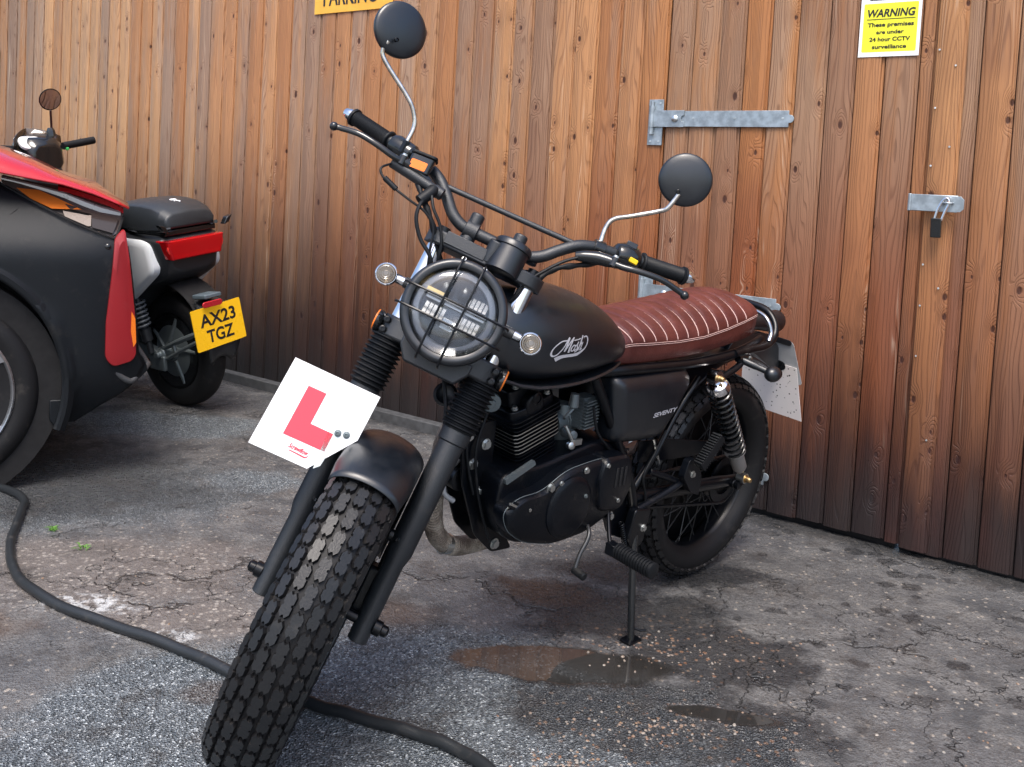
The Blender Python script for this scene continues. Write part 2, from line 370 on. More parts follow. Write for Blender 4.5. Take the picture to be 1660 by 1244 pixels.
# coarse open asphalt in the foreground and in worn hollows
coarse = mx(blob(-.20, 1.74, .78, .56, .12, .28, .10), blob(-1.42, 4.02, .42, .20, .3, .5), blob(-.90, 3.34, .20, .12, .3, .5), blob(-1.4, 3.15, .45, .35, .4, .4))
cc = M.mix(ac.outputs[1], (.050, .060, .068), (.24, .27, .295))
cc = M.mix(M.mapr(ac.outputs[2], .88, .94), cc, (.48, .52, .54))
col = M.mix(coarse, dry, cc)
tan = mx(blob(-1.05, 2.52, .44, .24, .3, .5), blob(-.75, 2.28, .26, .10, .4, .6))
peb = M.math('MULTIPLY', M.mapr(ac2.outputs[1], .45, .6), M.mapr(agg2.outputs['Distance'], .25, .5, 1, 0))
tc_ = M.mix(peb, (.165, .142, .128), (.40, .36, .32))
col = M.mix(M.math('MULTIPLY', tan, .6), col, tc_)
wetd = mx(blob(.33, 2.40, .25, .15, .3, .8), blob(.50, 2.22, .30, .12, .3, .9), blob(.38, 1.98, .32, .16, .3, .8), blob(.47, 2.70, .30, .08, .4, .9), blob(.15, 2.52, .16, .10, .4, .9), blob(-1.5, 3.2, .5, .35, .5, .5))
spots = M.vor(M.n('ShaderNodeMapping', Scale=(1, 1.25, 1)).outputs[0], 1) if False else None
mpn = M.n('ShaderNodeMapping'); mpn.inputs['Scale'].default_value = (13, 15, 13); M.l(P, mpn.inputs['Vector'])
spv = M.n('ShaderNodeTexVoronoi', feature='F1', Scale=1.0); M.l(mpn.outputs[0], spv.inputs['Vector'])
spc = M.n('ShaderNodeSeparateColor'); M.l(spv.outputs['Color'], spc.inputs[0])
sd_ = M.math('ADD', spv.outputs['Distance'], M.math('MULTIPLY_ADD', wn3, .5, -.25))
spot = M.math('MULTIPLY', M.mapr(M.math('SUBTRACT', sd_, M.math('MULTIPLY', spc.outputs[0], .48)), -.06, .05, 1, 0), M.math('GREATER_THAN', spc.outputs[1], .25))
spot = M.math('MULTIPLY', spot, mx(blob(1.0, 2.70, .70, .45, .4, .4), blob(.85, 2.30, .60, .36, .4, .5)))
wet = mx(wetd, M.math('MULTIPLY', spot, .85), M.math('MULTIPLY', coarse, .70), M.math('MULTIPLY', M.mapr(M.math('ADD', wn1, M.math('MULTIPLY', wn2, .5)), .66, .84), .7), blob(.17, 2.17, .36, .16, .4, .5), blob(.50, 2.0, .24, .09, .4, .5))
col = M.mix(M.math('MULTIPLY', mx(wetd, M.math('MULTIPLY', spot, .8)), .80), col, (.024, .025, .027))
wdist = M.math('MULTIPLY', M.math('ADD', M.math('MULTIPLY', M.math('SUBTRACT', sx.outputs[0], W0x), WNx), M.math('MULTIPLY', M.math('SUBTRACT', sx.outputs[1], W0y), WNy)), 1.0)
shade_skirt = M.mapr(M.math('ADD', wdist, M.math('MULTIPLY', wob, .05)), .02, .13, 1, 0)
col = M.mix(M.math('MULTIPLY', shade_skirt, .8), col, (.018, .018, .018))  # shade strip along the foot of the fence, painted into the ground colour
brn = mx(blob(-.25, 2.36, .10, .07, .5, .8), blob(-.58, 1.97, .06, .04, .5, .8), blob(.13, 2.55, .13, .09, .5, .9), blob(-1.24, 2.2, .12, .08, .5, .6))
col = M.mix(M.math('MULTIPLY', brn, .5), col, (.075, .042, .024))
gp = M.math('MULTIPLY', mx(blob(.36, 1.93, .26, .13, .4, .8), blob(.17, 1.78, .13, .09, .4, .8), blob(.42, 2.26, .25, .12, .5, .9)), M.math('MULTIPLY', M.mapr(ac2.outputs[0], .72, .8), M.mapr(agg2.outputs['Distance'], .25, .45, 1, 0)))
col = M.mix(M.math('MULTIPLY', gp, .55), col, M.mix(ac2.outputs[2], (.30, .13, .06), (.36, .25, .17)))
chalk = M.math('MULTIPLY', mx(blob(-1.02, 2.33, .13, .05, .4, .7), blob(-.80, 2.20, .10, .03, .5, .7)), M.mapr(wn3, .42, .6))
col = M.mix(M.math('MULTIPLY', chalk, .8), col, (.55, .57, .58))
# cracks
mp2 = M.n('ShaderNodeVectorMath', operation='MULTIPLY_ADD')
nn = M.n('ShaderNodeTexNoise', Scale=3.2, Detail=5, Roughness=.65); M.l(P, nn.inputs['Vector'])
M.l(nn.outputs['Color'], mp2.inputs[0]); mp2.inputs[1].default_value = (.55, .55, 0); M.l(P, mp2.inputs[2])
ck = M.vor(mp2.outputs[0], 1.35, 'DISTANCE_TO_EDGE'); ck2 = M.vor(mp2.outputs[0], 3.6, 'DISTANCE_TO_EDGE')
cr = mx(M.math('MULTIPLY', M.mapr(ck, .001, .010, 1, 0), M.mapr(wn1, .47, .56)), M.math('MULTIPLY', M.mapr(ck2, .001, .010, 1, 0), mx(blob(.65, 2.2, .8, .5, .4, .8), blob(-.9, 2.4, .6, .25, .4, .6))))
cr = M.math('MULTIPLY', cr, M.mapr(wn2, .30, .45)); cr = M.math('MULTIPLY', cr, M.math('SUBTRACT', 1.0, M.math('MULTIPLY', coarse, .85)))
col = M.mix(M.math('MULTIPLY', cr, .55), col, (.022, .021, .021))
drt = M.mapr(M.noise(P, 7, 5, .75), .50, .64); col = M.mix(M.math('MULTIPLY', drt, .5), col, (.052, .047, .044))
# puddles: smooth water in the hollows
pud = mx(blob(.20, 2.17, .25, .085, .12, .30, -.05), blob(.50, 2.00, .12, .030, .2, .5, -.15), blob(.15, 1.765, .07, .026, .2, .5))
pud = M.math('MULTIPLY', pud, M.mapr(M.math('ADD', M.math('MULTIPLY', agg2.outputs['Distance'], .5), M.math('MULTIPLY', pud, .9)), .22, .42))
col = M.mix(M.math('MULTIPLY', pud, .85), col, (.022, .020, .018))
rough = M.mix(wet, M.mapr(wn3, .3, .7, .48, .78), M.mapr(wn3, .35, .65, .10, .42))
rough = M.mix(pud, rough, .03)
h = M.math('ADD', M.math('MULTIPLY', agg.outputs['Distance'], M.math('MULTIPLY_ADD', coarse, 1.5, .45)), M.math('MULTIPLY', wn3, .8))
h = M.math('ADD', h, M.math('MULTIPLY', agg2.outputs['Distance'], -.5))
h = M.math('SUBTRACT', h, M.math('MULTIPLY', cr, 2.0))
h = M.math('MULTIPLY', h, M.math('SUBTRACT', 1.0, pud))
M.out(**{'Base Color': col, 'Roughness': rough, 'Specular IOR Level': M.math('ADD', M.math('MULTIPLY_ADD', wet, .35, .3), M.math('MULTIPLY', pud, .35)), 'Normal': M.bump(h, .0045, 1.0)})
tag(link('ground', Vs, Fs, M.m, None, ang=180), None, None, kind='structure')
# loose gravel round the puddles
random.seed(5); gs = []
def pebble(x, y, r):
    z = gz(x, y); a = random.uniform(0, 6.28); sxx, syy, szz = r*random.uniform(.8, 1.4), r*random.uniform(.7, 1.1), r*random.uniform(.4, .7)
    b = ball((0, 0, 0), 1, 6, 4)
    return mp(b, lambda p: V(x+cos(a)*p.x*sxx-sin(a)*p.y*syy, y+sin(a)*p.x*sxx+cos(a)*p.y*syy, z+szz*.35+p.z*szz))
for cx, cy, rx, ry, n in ((.34, 1.93, .22, .09, 150), (.16, 1.78, .10, .06, 75), (.45, 2.25, .22, .10, 90), (.9, 2.1, .5, .3, 60), (-.9, 2.4, .5, .3, 40), (-.1, 3.0, .8, .5, 60)):
    for _ in range(n): gs.append(pebble(cx+random.gauss(0, .5)*rx, cy+random.gauss(0, .5)*ry, random.uniform(.0013, .0042)))
M = NT('gravel_stones'); P = M.n('ShaderNodeNewGeometry').outputs['Position']
vc = M.n('ShaderNodeTexVoronoi', feature='F1', Scale=60.0); M.l(P, vc.inputs['Vector']); sc_ = M.n('ShaderNodeSeparateColor'); M.l(vc.outputs['Color'], sc_.inputs[0])
M.out(**{'Base Color': M.mix(sc_.outputs[0], M.mix(sc_.outputs[1], (.17, .075, .042), (.26, .17, .11)), (.30, .28, .25)), 'Roughness': .35})
g_ = cat(*gs); tag(link('gravel', g_[0], g_[1], M.m), 'small loose brown and orange stones scattered round the puddles', 'gravel', kind='stuff')
# little weeds in the cracks
m_leaf = simple('weed_leaf', (.09, .22, .03), .6)
for wx, wy, nleaf, lab in ((-1.33, 2.78, 16, 'larger bright green weed tuft in the asphalt near the hose'), (-1.18, 2.66, 10, 'smaller green weed tuft nearer the motorcycle')):
    g = []
    for _ in range(nleaf):
        a = random.uniform(0, 6.28); L = random.uniform(.010, .024); w_ = .003; hgt = random.uniform(.004, .014); ox, oy = random.gauss(0, .007), random.gauss(0, .007)
        d = V(cos(a), sin(a), 0); s_ = V(-sin(a), cos(a), 0); o = V(wx+ox, wy+oy, gz(wx, wy))
        Q = [o, o+d*L*.5+s_*w_+V(0, 0, hgt), o+d*L+V(0, 0, hgt*.8), o+d*L*.5-s_*w_+V(0, 0, hgt)]
        g.append((Q+[q-V(0, 0, .0006) for q in Q], [(0, 1, 2, 3), (7, 6, 5, 4), (0, 4, 5, 1), (1, 5, 6, 2), (2, 6, 7, 3), (3, 7, 4, 0)]))
    g = cat(*g); tag(link('weed', g[0], g[1], m_leaf), lab, 'weed')
# ------------------------------------------------------------------ plank walls and gate
WA = -.632
WD, WN, W0 = V(cos(WA), sin(WA), 0), V(sin(WA), -cos(WA), 0), V(.875, 3.30, 0)
def wl(u, o, z): return W0+WD*u+WN*o+V(0, 0, z)
def planks(name, edges, z0, z1, o0, parent=None):
    Vs, Fs, UV, CL = [], [], [], []
    random.seed(hash(name) % 1000 if False else len(edges))
    for k in range(len(edges)-1):
        a, b = edges[k]+.0008, edges[k+1]-.0008; wd = b-a; rc = (random.random(), random.random(), random.random())
        oo = o0+random.uniform(-.0015, .0015); t1, t2 = random.uniform(-.0015, .0015), random.uniform(-.0015, .0015)
        prof = [(0, -.016), (.0015, -.006), (.004, -.0018), (.008, 0), (wd*.5, .0008), (wd-.014, 0), (wd-.009, -.0016), (wd-.0085, -.0075), (wd, -.008), (wd, -.016)]
        zt, zb = z1, z0+random.uniform(-.003, .003); n = len(prof); base = len(Vs)
        zs = [zb, zb+(zt-zb)*.33, zb+(zt-zb)*.66, zt]
        for i, z in enumerate(zs):
            for x, y in prof: Vs.append(wl(a+x, oo+y+(t1 if i in (0, 2) else t2)*(x/wd-.5), z))
        for i in range(len(zs)-1):
            for j in range(n-1):
                Fs.append((base+i*n+j, base+i*n+j+1, base+(i+1)*n+j+1, base+(i+1)*n+j))
                for q in ((j, i), (j+1, i), (j+1, i+1), (j, i+1)): UV.append((prof[q[0]][0]-wd/2, zs[q[1]])); CL.append(rc)
        for rows in (0, len(zs)-1):
            Fs.append(tuple(base+rows*n+j for j in range(n)))
            for j in range(n): UV.append((prof[j][0]-wd/2, zs[rows])); CL.append(rc)
    me = bpy.data.meshes.new(name); me.from_pydata([tuple(v) for v in Vs], [], Fs); me.update()
    me.uv_layers.new(name='UVMap'); me.color_attributes.new(name='plank', type='FLOAT_COLOR', domain='CORNER')
    ul = me.uv_layers['UVMap']; at = me.color_attributes['plank']
    for i, (u_, c_) in enumerate(zip(UV, CL)): ul.data[i].uv = u_; at.data[i].color = (*c_, 1)
    me.materials.append(m_wood); me.shade_smooth(); me.set_sharp_from_angle(angle=radians(25))
    o = bpy.data.objects.new(name, me); COL.objects.link(o)
    if parent: o.parent = parent
    return o
left = [-5.447, -5.316, -5.196, -5.085, -4.963, -4.843, -4.734, -4.625, -4.512, -4.398, -4.289, -4.191, -4.07, -3.959, -3.845, -3.736, -3.626, -3.513, -3.398, -3.293, -3.183, -3.065, -2.962, -2.853, -2.744, -2.632, -2.521, -2.411, -2.305, -2.20, -2.095, -1.99, -1.885, -1.775, -1.665, -1.554, -1.443, -1.341, -1.237, -1.134, -1.036, -.929, -.827, -.72, -.618, -.521, -.414]
left = [left[0]-.115*k for k in range(26, 0, -1)]+left
door = [-.409, -.313, -.206, -.113, -.019, .077, .182, .275, .367, .473, .523]
rgt = [.536, .650, .75, .85, .955, 1.05, 1.15, 1.255, 1.36, 1.46, 1.56, 1.66, 1.77, 1.87, 1.98, 2.08, 2.19, 2.3, 2.4, 2.5, 2.6, 2.7, 2.8, 2.9, 3.0]
ZT = 2.75
fw = planks('plank_wall', left, .0, ZT, 0); tag(fw, 'long weathered plank wall left of the gate hinges, behind scooter and motorcycle', 'wall')
bk = cat(box(wl(-4.5, -.045, ZT/2), (4.1, .026, ZT/2), WD, WN)); link('backing_board', *bk, m_frame, fw)
kb = cat(box(wl(-4.43, .026, .022), (3.98, .026, .026), WD, WN)); link('kick_board', *kb, m_kick, fw, bevel=.004)
rw = planks('plank_wall', rgt, .014, ZT, -.004); tag(rw, 'orange brown plank wall right of the gate, beyond the hasp', 'wall')
bk = box(wl(1.76, -.047, ZT/2), (1.24, .026, ZT/2+.01), WD, WN); link('backing_board', *bk, m_frame, rw)
gate = empty('wooden_gate', 'plank gate with galvanised strap hinges behind the motorcycle seat', 'gate', wl(0, 0, 0))
gate.location = (0, 0, 0)
planks('gate_leaf', door, .024, ZT, .002, gate)
bk = box(wl(.05, -.042, ZT/2), (.455, .02, ZT/2+.01), WD, WN); link('gate_backing', *bk, m_frame, gate)
planks('cover_strip', [.522, .612], .020, ZT, .020, gate)
def screw(u, z, o=.004, r=.0042): return lathe(wl(u, o, z), WN, [(0, r), (.0012, r), (.0016, r*.5), (.0008, .0001)], 12)
def hinge(zs, zp0, zp1):
    g = [box(wl(-.445, .0045, (zp0+zp1)/2), (.030, .0025, (zp1-zp0)/2), WD, WN)]
    h0 = link('hinge', *cat(*g), m_galv, gate, bevel=.0008)
    zc, hh = zs, .0285
    n = [(-.435, -hh), (-.375, -hh), (-.36, -hh), (.066, -hh), (.066, -.014)]+[(.070+.014*cos(a), .014*sin(a)) for a in [(-80+20*i)*pi/180 for i in range(9)]]+[(.066, .014), (.066, hh), (-.36, hh), (-.435, hh)]
    link('strap', *prism(n, wl(0, 0, zc), WD, (0, 0, 1), WN, .006, .0105), m_galv, h0, bevel=.0007)
    n2 = [(-.458, -hh-.002), (-.325, -hh-.002), (-.325, -.012), (-.334, -.009), (-.338, 0), (-.334, .009), (-.325, .012), (-.325, hh+.002), (-.458, hh+.002)]
    link('crank_plate', *prism(n2, wl(0, 0, zc), WD, (0, 0, 1), WN, .011, .0155), m_galv, h0, bevel=.0007)
    link('pin', *cat(lathe(wl(-.458, .013, zc-.058), (0, 0, 1), [(0, .0095), (.026, .0095), (.0262, .0112), (.105, .0112), (.1055, .006), (.122, .006)], 16)), m_galv, h0)
    link('coach_bolt', *lathe(wl(-.362, .0155, zc), WN, [(0, .0135), (.003, .013), (.0065, .009), (.0085, .0001)], 18), m_zinc, h0)
    sc_ = [screw(u, zc+.002, .0105) for u in (-.29, -.13, .045)]+[screw(-.462, zp1-.014, .007), screw(-.428, zp1-.014, .007), screw(-.462, zp0+.014, .007), screw(-.428, zp0+.014, .007)]
    for q_ in sc_: link('screw', *q_, m_zinc, h0)
hinge(1.387, 1.289, 1.459); hinge(.738, .64, .81); hinge(.142, .045, .215)
hp = link('hasp', *cat(box(wl(.558, .0235+.02, 1.124), (.068, .0018, .026), WD, WN), lathe(wl(.487, .024+.02, 1.097), (0, 0, 1), [(0, .006), (.054, .006)], 12)), m_galv, gate, bevel=.003)
link('clipped_tab', *prism([(.622, -.024), (.634, -.024), (.644, -.014), (.644, .014), (.634, .024), (.622, .024)], wl(0, 0, 1.124), WD, (0, 0, 1), WN, .0415, .0452), m_galv, hp, bevel=.0005)
link('staple', *tube(smooth([wl(.588, .043, 1.126), wl(.588, .058, 1.126), wl(.600, .064, 1.126), wl(.612, .058, 1.126), wl(.612, .043, 1.126)], 5), .0032, 8), m_galv, hp)
scr = [screw(.535, z, .0215, .0032) for z in (1.60, 1.42, 1.24, .93, .80, .64)]+[screw(.585, z, .0215, .0032) for z in (1.55, 1.30, .86, .38)]
for q_ in scr: link('screw', *q_, m_zinc, gate)
pl = empty('padlock', 'small black padlock hanging from the galvanised hasp', 'padlock', (0, 0, 0))
link('lock_body', *prism([(a*.92-.02*b, b) for a, b in rrect(.0165, .030, .004)], wl(.573, 0, 1.048), WD, (0, 0, 1), WN, .050, .067), m_black_gloss, pl, bevel=.002)
link('shackle', *tube(smooth([wl(.566, .0585, 1.070), wl(.574, .0585, 1.105), wl(.588, .0585, 1.134), wl(.600, .0585, 1.140), wl(.604, .0585, 1.126), wl(.594, .0585, 1.098), wl(.586, .0585, 1.072)], 5), .0042, 8), m_chrome, pl)
# signs
sg = link('warning_sign', *box(wl(.376, .0052, 1.738), (.094, .0012, .150), WD, WN), m_white); tag(sg, 'yellow and white CCTV warning sign screwed high on the gate', 'sign')
def wtext(body, u, z, wdt, hgt, mat, parent, bold=0., shear=0., o=.0068, name='lettering'):
    return text(body, wl(u, o, z), WD, (0, 0, 1), wdt, mat, name, parent, height=hgt, bold=bold, shear=shear)
link('yellow_panel', *prism(rrect(.084, .078, .004), wl(.376, 0, 1.681), WD, (0, 0, 1), WN, .0062, .0068), m_signyellow, sg)
fr = [(a, b) for a, b in rrect(.072, .050, .008)]
link('pictogram_frame', *prism(fr, wl(.378, 0, 1.819), WD, (0, 0, 1), WN, .0062, .0070), m_ink, sg)
link('pictogram_panel', *prism(rrect(.063, .042, .004), wl(.378, 0, 1.819), WD, (0, 0, 1), WN, .0070, .0076), m_signyellow, sg)
wtext('WARNING', .378, 1.7275, .148, .026, m_ink, sg, .03, .18); link('underline', *prism([(-.075, -.001), (.075, -.001), (.075, .001), (-.075, .001)], wl(.378, 0, 1.708), WD, (0, 0, 1), WN, .0068, .0076), m_ink, sg)
wtext('These premises', .378, 1.6885, .143, .0175, m_ink, sg, .03); wtext('are under', .378, 1.6665, .085, .0125, m_ink, sg, .03)
wtext('24 hour CCTV', .378, 1.6435, .126, .0135, m_ink, sg, .03); wtext('surveillance', .378, 1.6195, .106, .0130, m_ink, sg, .03)
ps = link('parking_sign', *box(wl(-2.09, .0062, 2.03), (.262, .0012, .135), WD, WN), m_parkyellow); tag(ps, 'worn yellow sign reading PARKING above the motorcycle mirror', 'sign')
wtext('PARKING', -2.11, 1.975, .36, .092, m_ink, ps, .02, 0, .0078)
bs = link('blue_sign', *box(wl(-5.60, .010, 1.70), (.06, .002, .16), WD, WN), simple('blue_sign_paint', (.12, .16, .35), .4)); tag(bs, 'edge of a small blue sign on the plank wall far left', 'sign')
# ------------------------------------------------------------------ the motorcycle
BX, BY, PSI, LEAN = .56055, 2.75644, 3.91708, .11897
LW, RAKE, STEER, TRAIL, RA, RAXF = 1.32437, .44666, .76795, .10205, .3127, .29347
bike = empty('motorcycle', 'matte black retro motorcycle with brown ribbed seat leaning on its side stand', 'motorcycle', (BX, BY, 0), (-LEAN, 0, PSI))
BM = Matrix.Translation((BX, BY, 0)) @ Matrix.Rotation(PSI, 4, 'Z') @ Matrix.Rotation(-LEAN, 4, 'X'); BMI = BM.inverted()
aT = V(-sin(RAKE), 0, cos(RAKE)); aN = V(cos(RAKE), 0, sin(RAKE)); OO = V(LW+TRAIL, 0, 0); AX = V(LW, 0, RAXF)
RS = Matrix.Rotation(STEER, 3, aT)
def fk(n, s=None, t=None):
    if s is None: n, s, t = n
    p = AX+t*aT+n*aN+V(0, s, 0); return OO+RS@(p-OO)
def fdir(n, s, t): return RS@(t*aT+n*aN+V(0, s, 0))
FNd, FSd, FTd = fdir(1, 0, 0), fdir(0, 1, 0), fdir(0, 0, 1)
K = lambda g: mp(g, lambda p: fk(p))             # geometry given in fork axes (n, s, t)
def part(name, g, mat, parent=None, **kw): return link(name, g[0], g[1], mat, parent or bike, **kw)

m_spoke = simple('dark_steel_spoke', (.05, .052, .055), .35, .6)
# wheels: fn(a, b, s) maps wheel-plane coordinates to bike axes
def wheel(name, fn, R, a_, b_, disc_side):
    Rc = R-b_; n = 96
    hub = part(name, mp(lathe((0, 0, 0), (0, 0, 1), [(-.055, .0), (-.055, .03), (-.048, .052), (-.040, .052), (-.036, .036), (.036, .036), (.040, .052), (.048, .052), (.055, .03), (.055, .0)], 28), lambda p: fn(p.x, p.y, p.z)), m_frame)
    rings = []
    for i in range(n):
        th = 2*pi*i/n; r = []
        for k in range(23):
            ph = radians(-150+300*k/22); rr = Rc+b_*cos(ph); r.append(fn(rr*cos(th), rr*sin(th), a_*sin(ph)))
        rings.append(r)
    rings.append(rings[0]); g = loft(rings, cap=False, closed=False)
    # tread blocks
    nb = 44; hexo = [(-1, -.42), (-.80, -.12), (-.80, .10), (-1, .38), (-.66, .95), (-.10, .95), (-.06, .66), (.10, .66), (.14, .95), (.66, .95), (1, .42), (.80, .12), (.80, -.10), (1, -.38), (.66, -.95), (.14, -.95), (.06, -.70), (-.10, -.70), (-.14, -.95), (-.66, -.95)]
    blocks = []
    cols = [-61, -40.5, -20, 0, 20, 40.5, 61]
    for ci, c0 in enumerate(cols):
        for j in range(nb):
            th0 = 2*pi*(j+.5*(ci % 2))/nb; dth = 2*pi/nb*.5*.96; dph = 8.5; hgt = .0080 if abs(c0) < 50 else .0060
            outer, inner = [], []
            for u_, v_ in hexo:
                for lst, k, h_ in ((outer, 1.0, -.001), (inner, .92, hgt)):
                    th = th0+dth*u_*k; ph = radians(c0+dph*v_*k); bb = b_+h_; rr = Rc+bb*cos(ph); lst.append(fn(rr*cos(th), rr*sin(th), (a_+h_)*sin(ph)))
            m = len(hexo); blocks.append((outer+inner, [tuple(range(m, 2*m))]+[(q, (q+1) % m, m+(q+1) % m, m+q) for q in range(m)]))
    gt = cat(g, *blocks); link('tyre', gt[0], gt[1], None, hub, ang=30, mats=[m_tyreside, m_tyre], mi=[0]*len(g[1])+([1]+[0]*20)*len(blocks))  # block sides get the darker rubber, painting shade into the tread gaps
    rim = lathe((0, 0, 0), (0, 0, 1), [(-.036, .236), (-.036, .228), (-.031, .224), (-.024, .217), (-.008, .212), (.008, .212), (.024, .217), (.031, .224), (.036, .228), (.036, .236), (.032, .238), (.027, .228), (0, .224), (-.027, .228), (-.032, .238), (-.036, .236)], 72)
    part('rim', mp(rim, lambda p: fn(p.x, p.y, p.z)), m_frame, hub)
    NS = 36
    for i in range(NS):
        sd_ = 1 if i % 2 else -1; th = 2*pi*i/NS; off = radians(34)*(1 if (i//2) % 2 else -1)
        p0 = fn(.048*cos(th+off*1.6), .048*sin(th+off*1.6), .042*sd_); p1 = fn(.212*cos(th), .212*sin(th), .006*sd_)
        part('spoke', tube([p0, p1], .0018, 6), m_spoke, hub)
    part('brake_disc', mp(lathe((0, 0, 0), (0, 0, 1), [(.060*disc_side, .070), (.060*disc_side, .118), (.064*disc_side, .118), (.064*disc_side, .070), (.060*disc_side, .070)], 48), lambda p: fn(p.x, p.y, p.z)), m_carb, hub)
    return hub
fwh = wheel('front_wheel', lambda a, b, s: fk(a, s, b), .325, .066, .047, 1)
rwh = wheel('rear_wheel', lambda a, b, s: V(a, s, RA-.010+b), .298, .057, .044, -1)
part('axle', K(cat(lathe((0, -.150, 0), (0, 1, 0), [(0, .006), (.004, .011), (.014, .011), (.016, .015), (.030, .015), (.032, .010), (.27, .010), (.272, .015), (.286, .015), (.288, .011), (.298, .011), (.302, .006)], 20))), m_frame, fwh)
# fork legs
for sg_ in (1, -1):
    s0 = .103*sg_
    prof = [(-.038, .017), (-.036, .020), (.12, .0205), (.145, .0265), (.30, .0268), (.375, .027), (.378, .031), (.402, .0315), (.405, .028)]
    leg = part('fork_leg', K(lathe((0, s0, 0), (0, 0, 1), prof, 24, refv=(1, 0, 0))), m_fork)
    gp_ = [(.402, .030)]; NR = 11
    for i in range(NR):
        t = .406+(.107/NR)*i; rr = .0385+.0015*sin(i/NR*pi); gp_ += [(t, .0315), (t+.0035, rr), (t+.0052, rr), (t+.0085, .0315)]
    gp_ += [(.516, .029), (.524, .028)]
    part('gaiter', K(lathe((0, s0, 0), (0, 0, 1), gp_, 28, refv=(1, 0, 0))), m_rubber, leg, ang=22)
    part('stanchion', K(lathe((0, s0, 0), (0, 0, 1), [(.515, .0185), (.735, .0185)], 28, refv=(1, 0, 0))), m_chrome, leg)
    part('bolt', K(cat(hexbolt((.018, s0-.012*sg_, .166), (.3, -1*sg_, 0), .006, .005), lathe((.0, s0-.02*sg_, .166), (0, -sg_, 0), [(0, .012), (.012, .012), (.014, .008)], 16))), m_frame, leg)
part('caliper', K(cat(box((-.055, .082, .045), (.030, .022, .050)), box((-.03, .095, .05), (.02, .014, .03)))), m_engine, fwh, bevel=.008)
# clamps
def lozenge(wx, n0, n1, nc0, nc1, m=10):
    top, bot = [], []
    for i in range(m+1):
        x = -wx+2*wx*i/m; q = abs(x)/wx; e = sqrt(max(0, 1-((q-.72)/.28)**2)) if q > .72 else 1
        k = cos(min(1, q)*pi/2)
        mid = (n0+n1)/2; h1 = (n1-mid)*e if q > .72 else (n1-mid); top.append((x, mid+h1+nc1*k)); bot.append((x, mid-h1+nc0*k))
    return top+bot[::-1]
lo = lozenge(.134, -.034, .034, -.03, .018, 22)
lc = part('lower_clamp', K(prism([(n, s) for s, n in lo], (0, 0, 0), (1, 0, 0), (0, 1, 0), (0, 0, 1), .508, .553)), m_fork, bevel=.006, seg=3)
part('light_bracket', K(cat(prism([(-.075, .508), (-.055, .480), (.055, .480), (.075, .508), (.075, .53), (-.075, .53)], (.036, 0, 0), (0, 1, 0), (0, 0, 1), (1, 0, 0), -.02, .03))), m_fork, lc, bevel=.004)
for sg_ in (1, -1):
    for t in (.540, .519): part('clamp_bolt', K(lathe((.033, .121*sg_, t), (1, 0, 0), [(0, .0075), (.004, .0075), (.005, .006), (.005, .0035), (.002, .003), (.002, .0001)], 16)), m_frame, lc)
    part('reflector_mount', K(lathe((.004, .130*sg_, .532), (0, sg_, 0), [(0, .020), (.006, .0245), (.013, .0245), (.014, .022)], 28)), m_black_gloss, lc)
    rf = part('reflector', K(lathe((.004, .1435*sg_, .532), (0, sg_, 0), [(0, .0225), (.003, .0215), (.0045, .001)], 28)), m_orange, lc)
tcl = part('top_clamp', K(prism([(n, s) for s, n in lozenge(.132, -.032, .032, -.012, .012, 22)], (0, 0, 0), (1, 0, 0), (0, 1, 0), (0, 0, 1), .722, .752)), m_fork, bevel=.004)
for sg_ in (1, -1): part('fork_cap', K(lathe((0, .103*sg_, .75), (0, 0, 1), [(0, .0185), (.008, .0185), (.0085, .013), (.015, .013), (.016, .010)], 6 if 0 else 20)), m_frame, tcl)
for s in (-.052, .048):
    part('bar_riser', K(cat(lathe((0.0, s, .75), (0, 0, 1), [(0, .017), (.022, .016)], 20), lathe((0, s-.014, .782), (0, 1, 0), [(0, .021), (.028, .021)], 22), lathe((0.0, s, .790), (.0, 0, 1), [(0, .0145), (.028, .0145), (.031, .012)], 20))), m_fork, tcl, bevel=.0015)
part('ignition_lock', K(cat(lathe((.03, .012, .735), (.25, 0, 1), [(0, .019), (.045, .018), (.047, .0165)], 22), box((.04, -.045, .742), (.006, .045, .013)))), m_fork, tcl, bevel=.0015)
ga = part('speedometer', K(lathe((.035, .042, .722), (-.10, .02, 1), [(0, .0), (0, .034), (.002, .037), (.055, .037), (.056, .041), (.066, .041), (.070, .038), (.071, .034)], 36)), m_black)
part('dial', K(lathe((.0285, .0434, .792), (-.10, .02, 1), [(0, .0335), (.001, .0001)], 32)), m_black_gloss, ga)
part('warning_light_pod', K(lathe((-.01, .088, .775), (-.1, 0, 1), [(0, .014), (.018, .014), (.021, .010)], 18)), m_black, ga, bevel=.001)
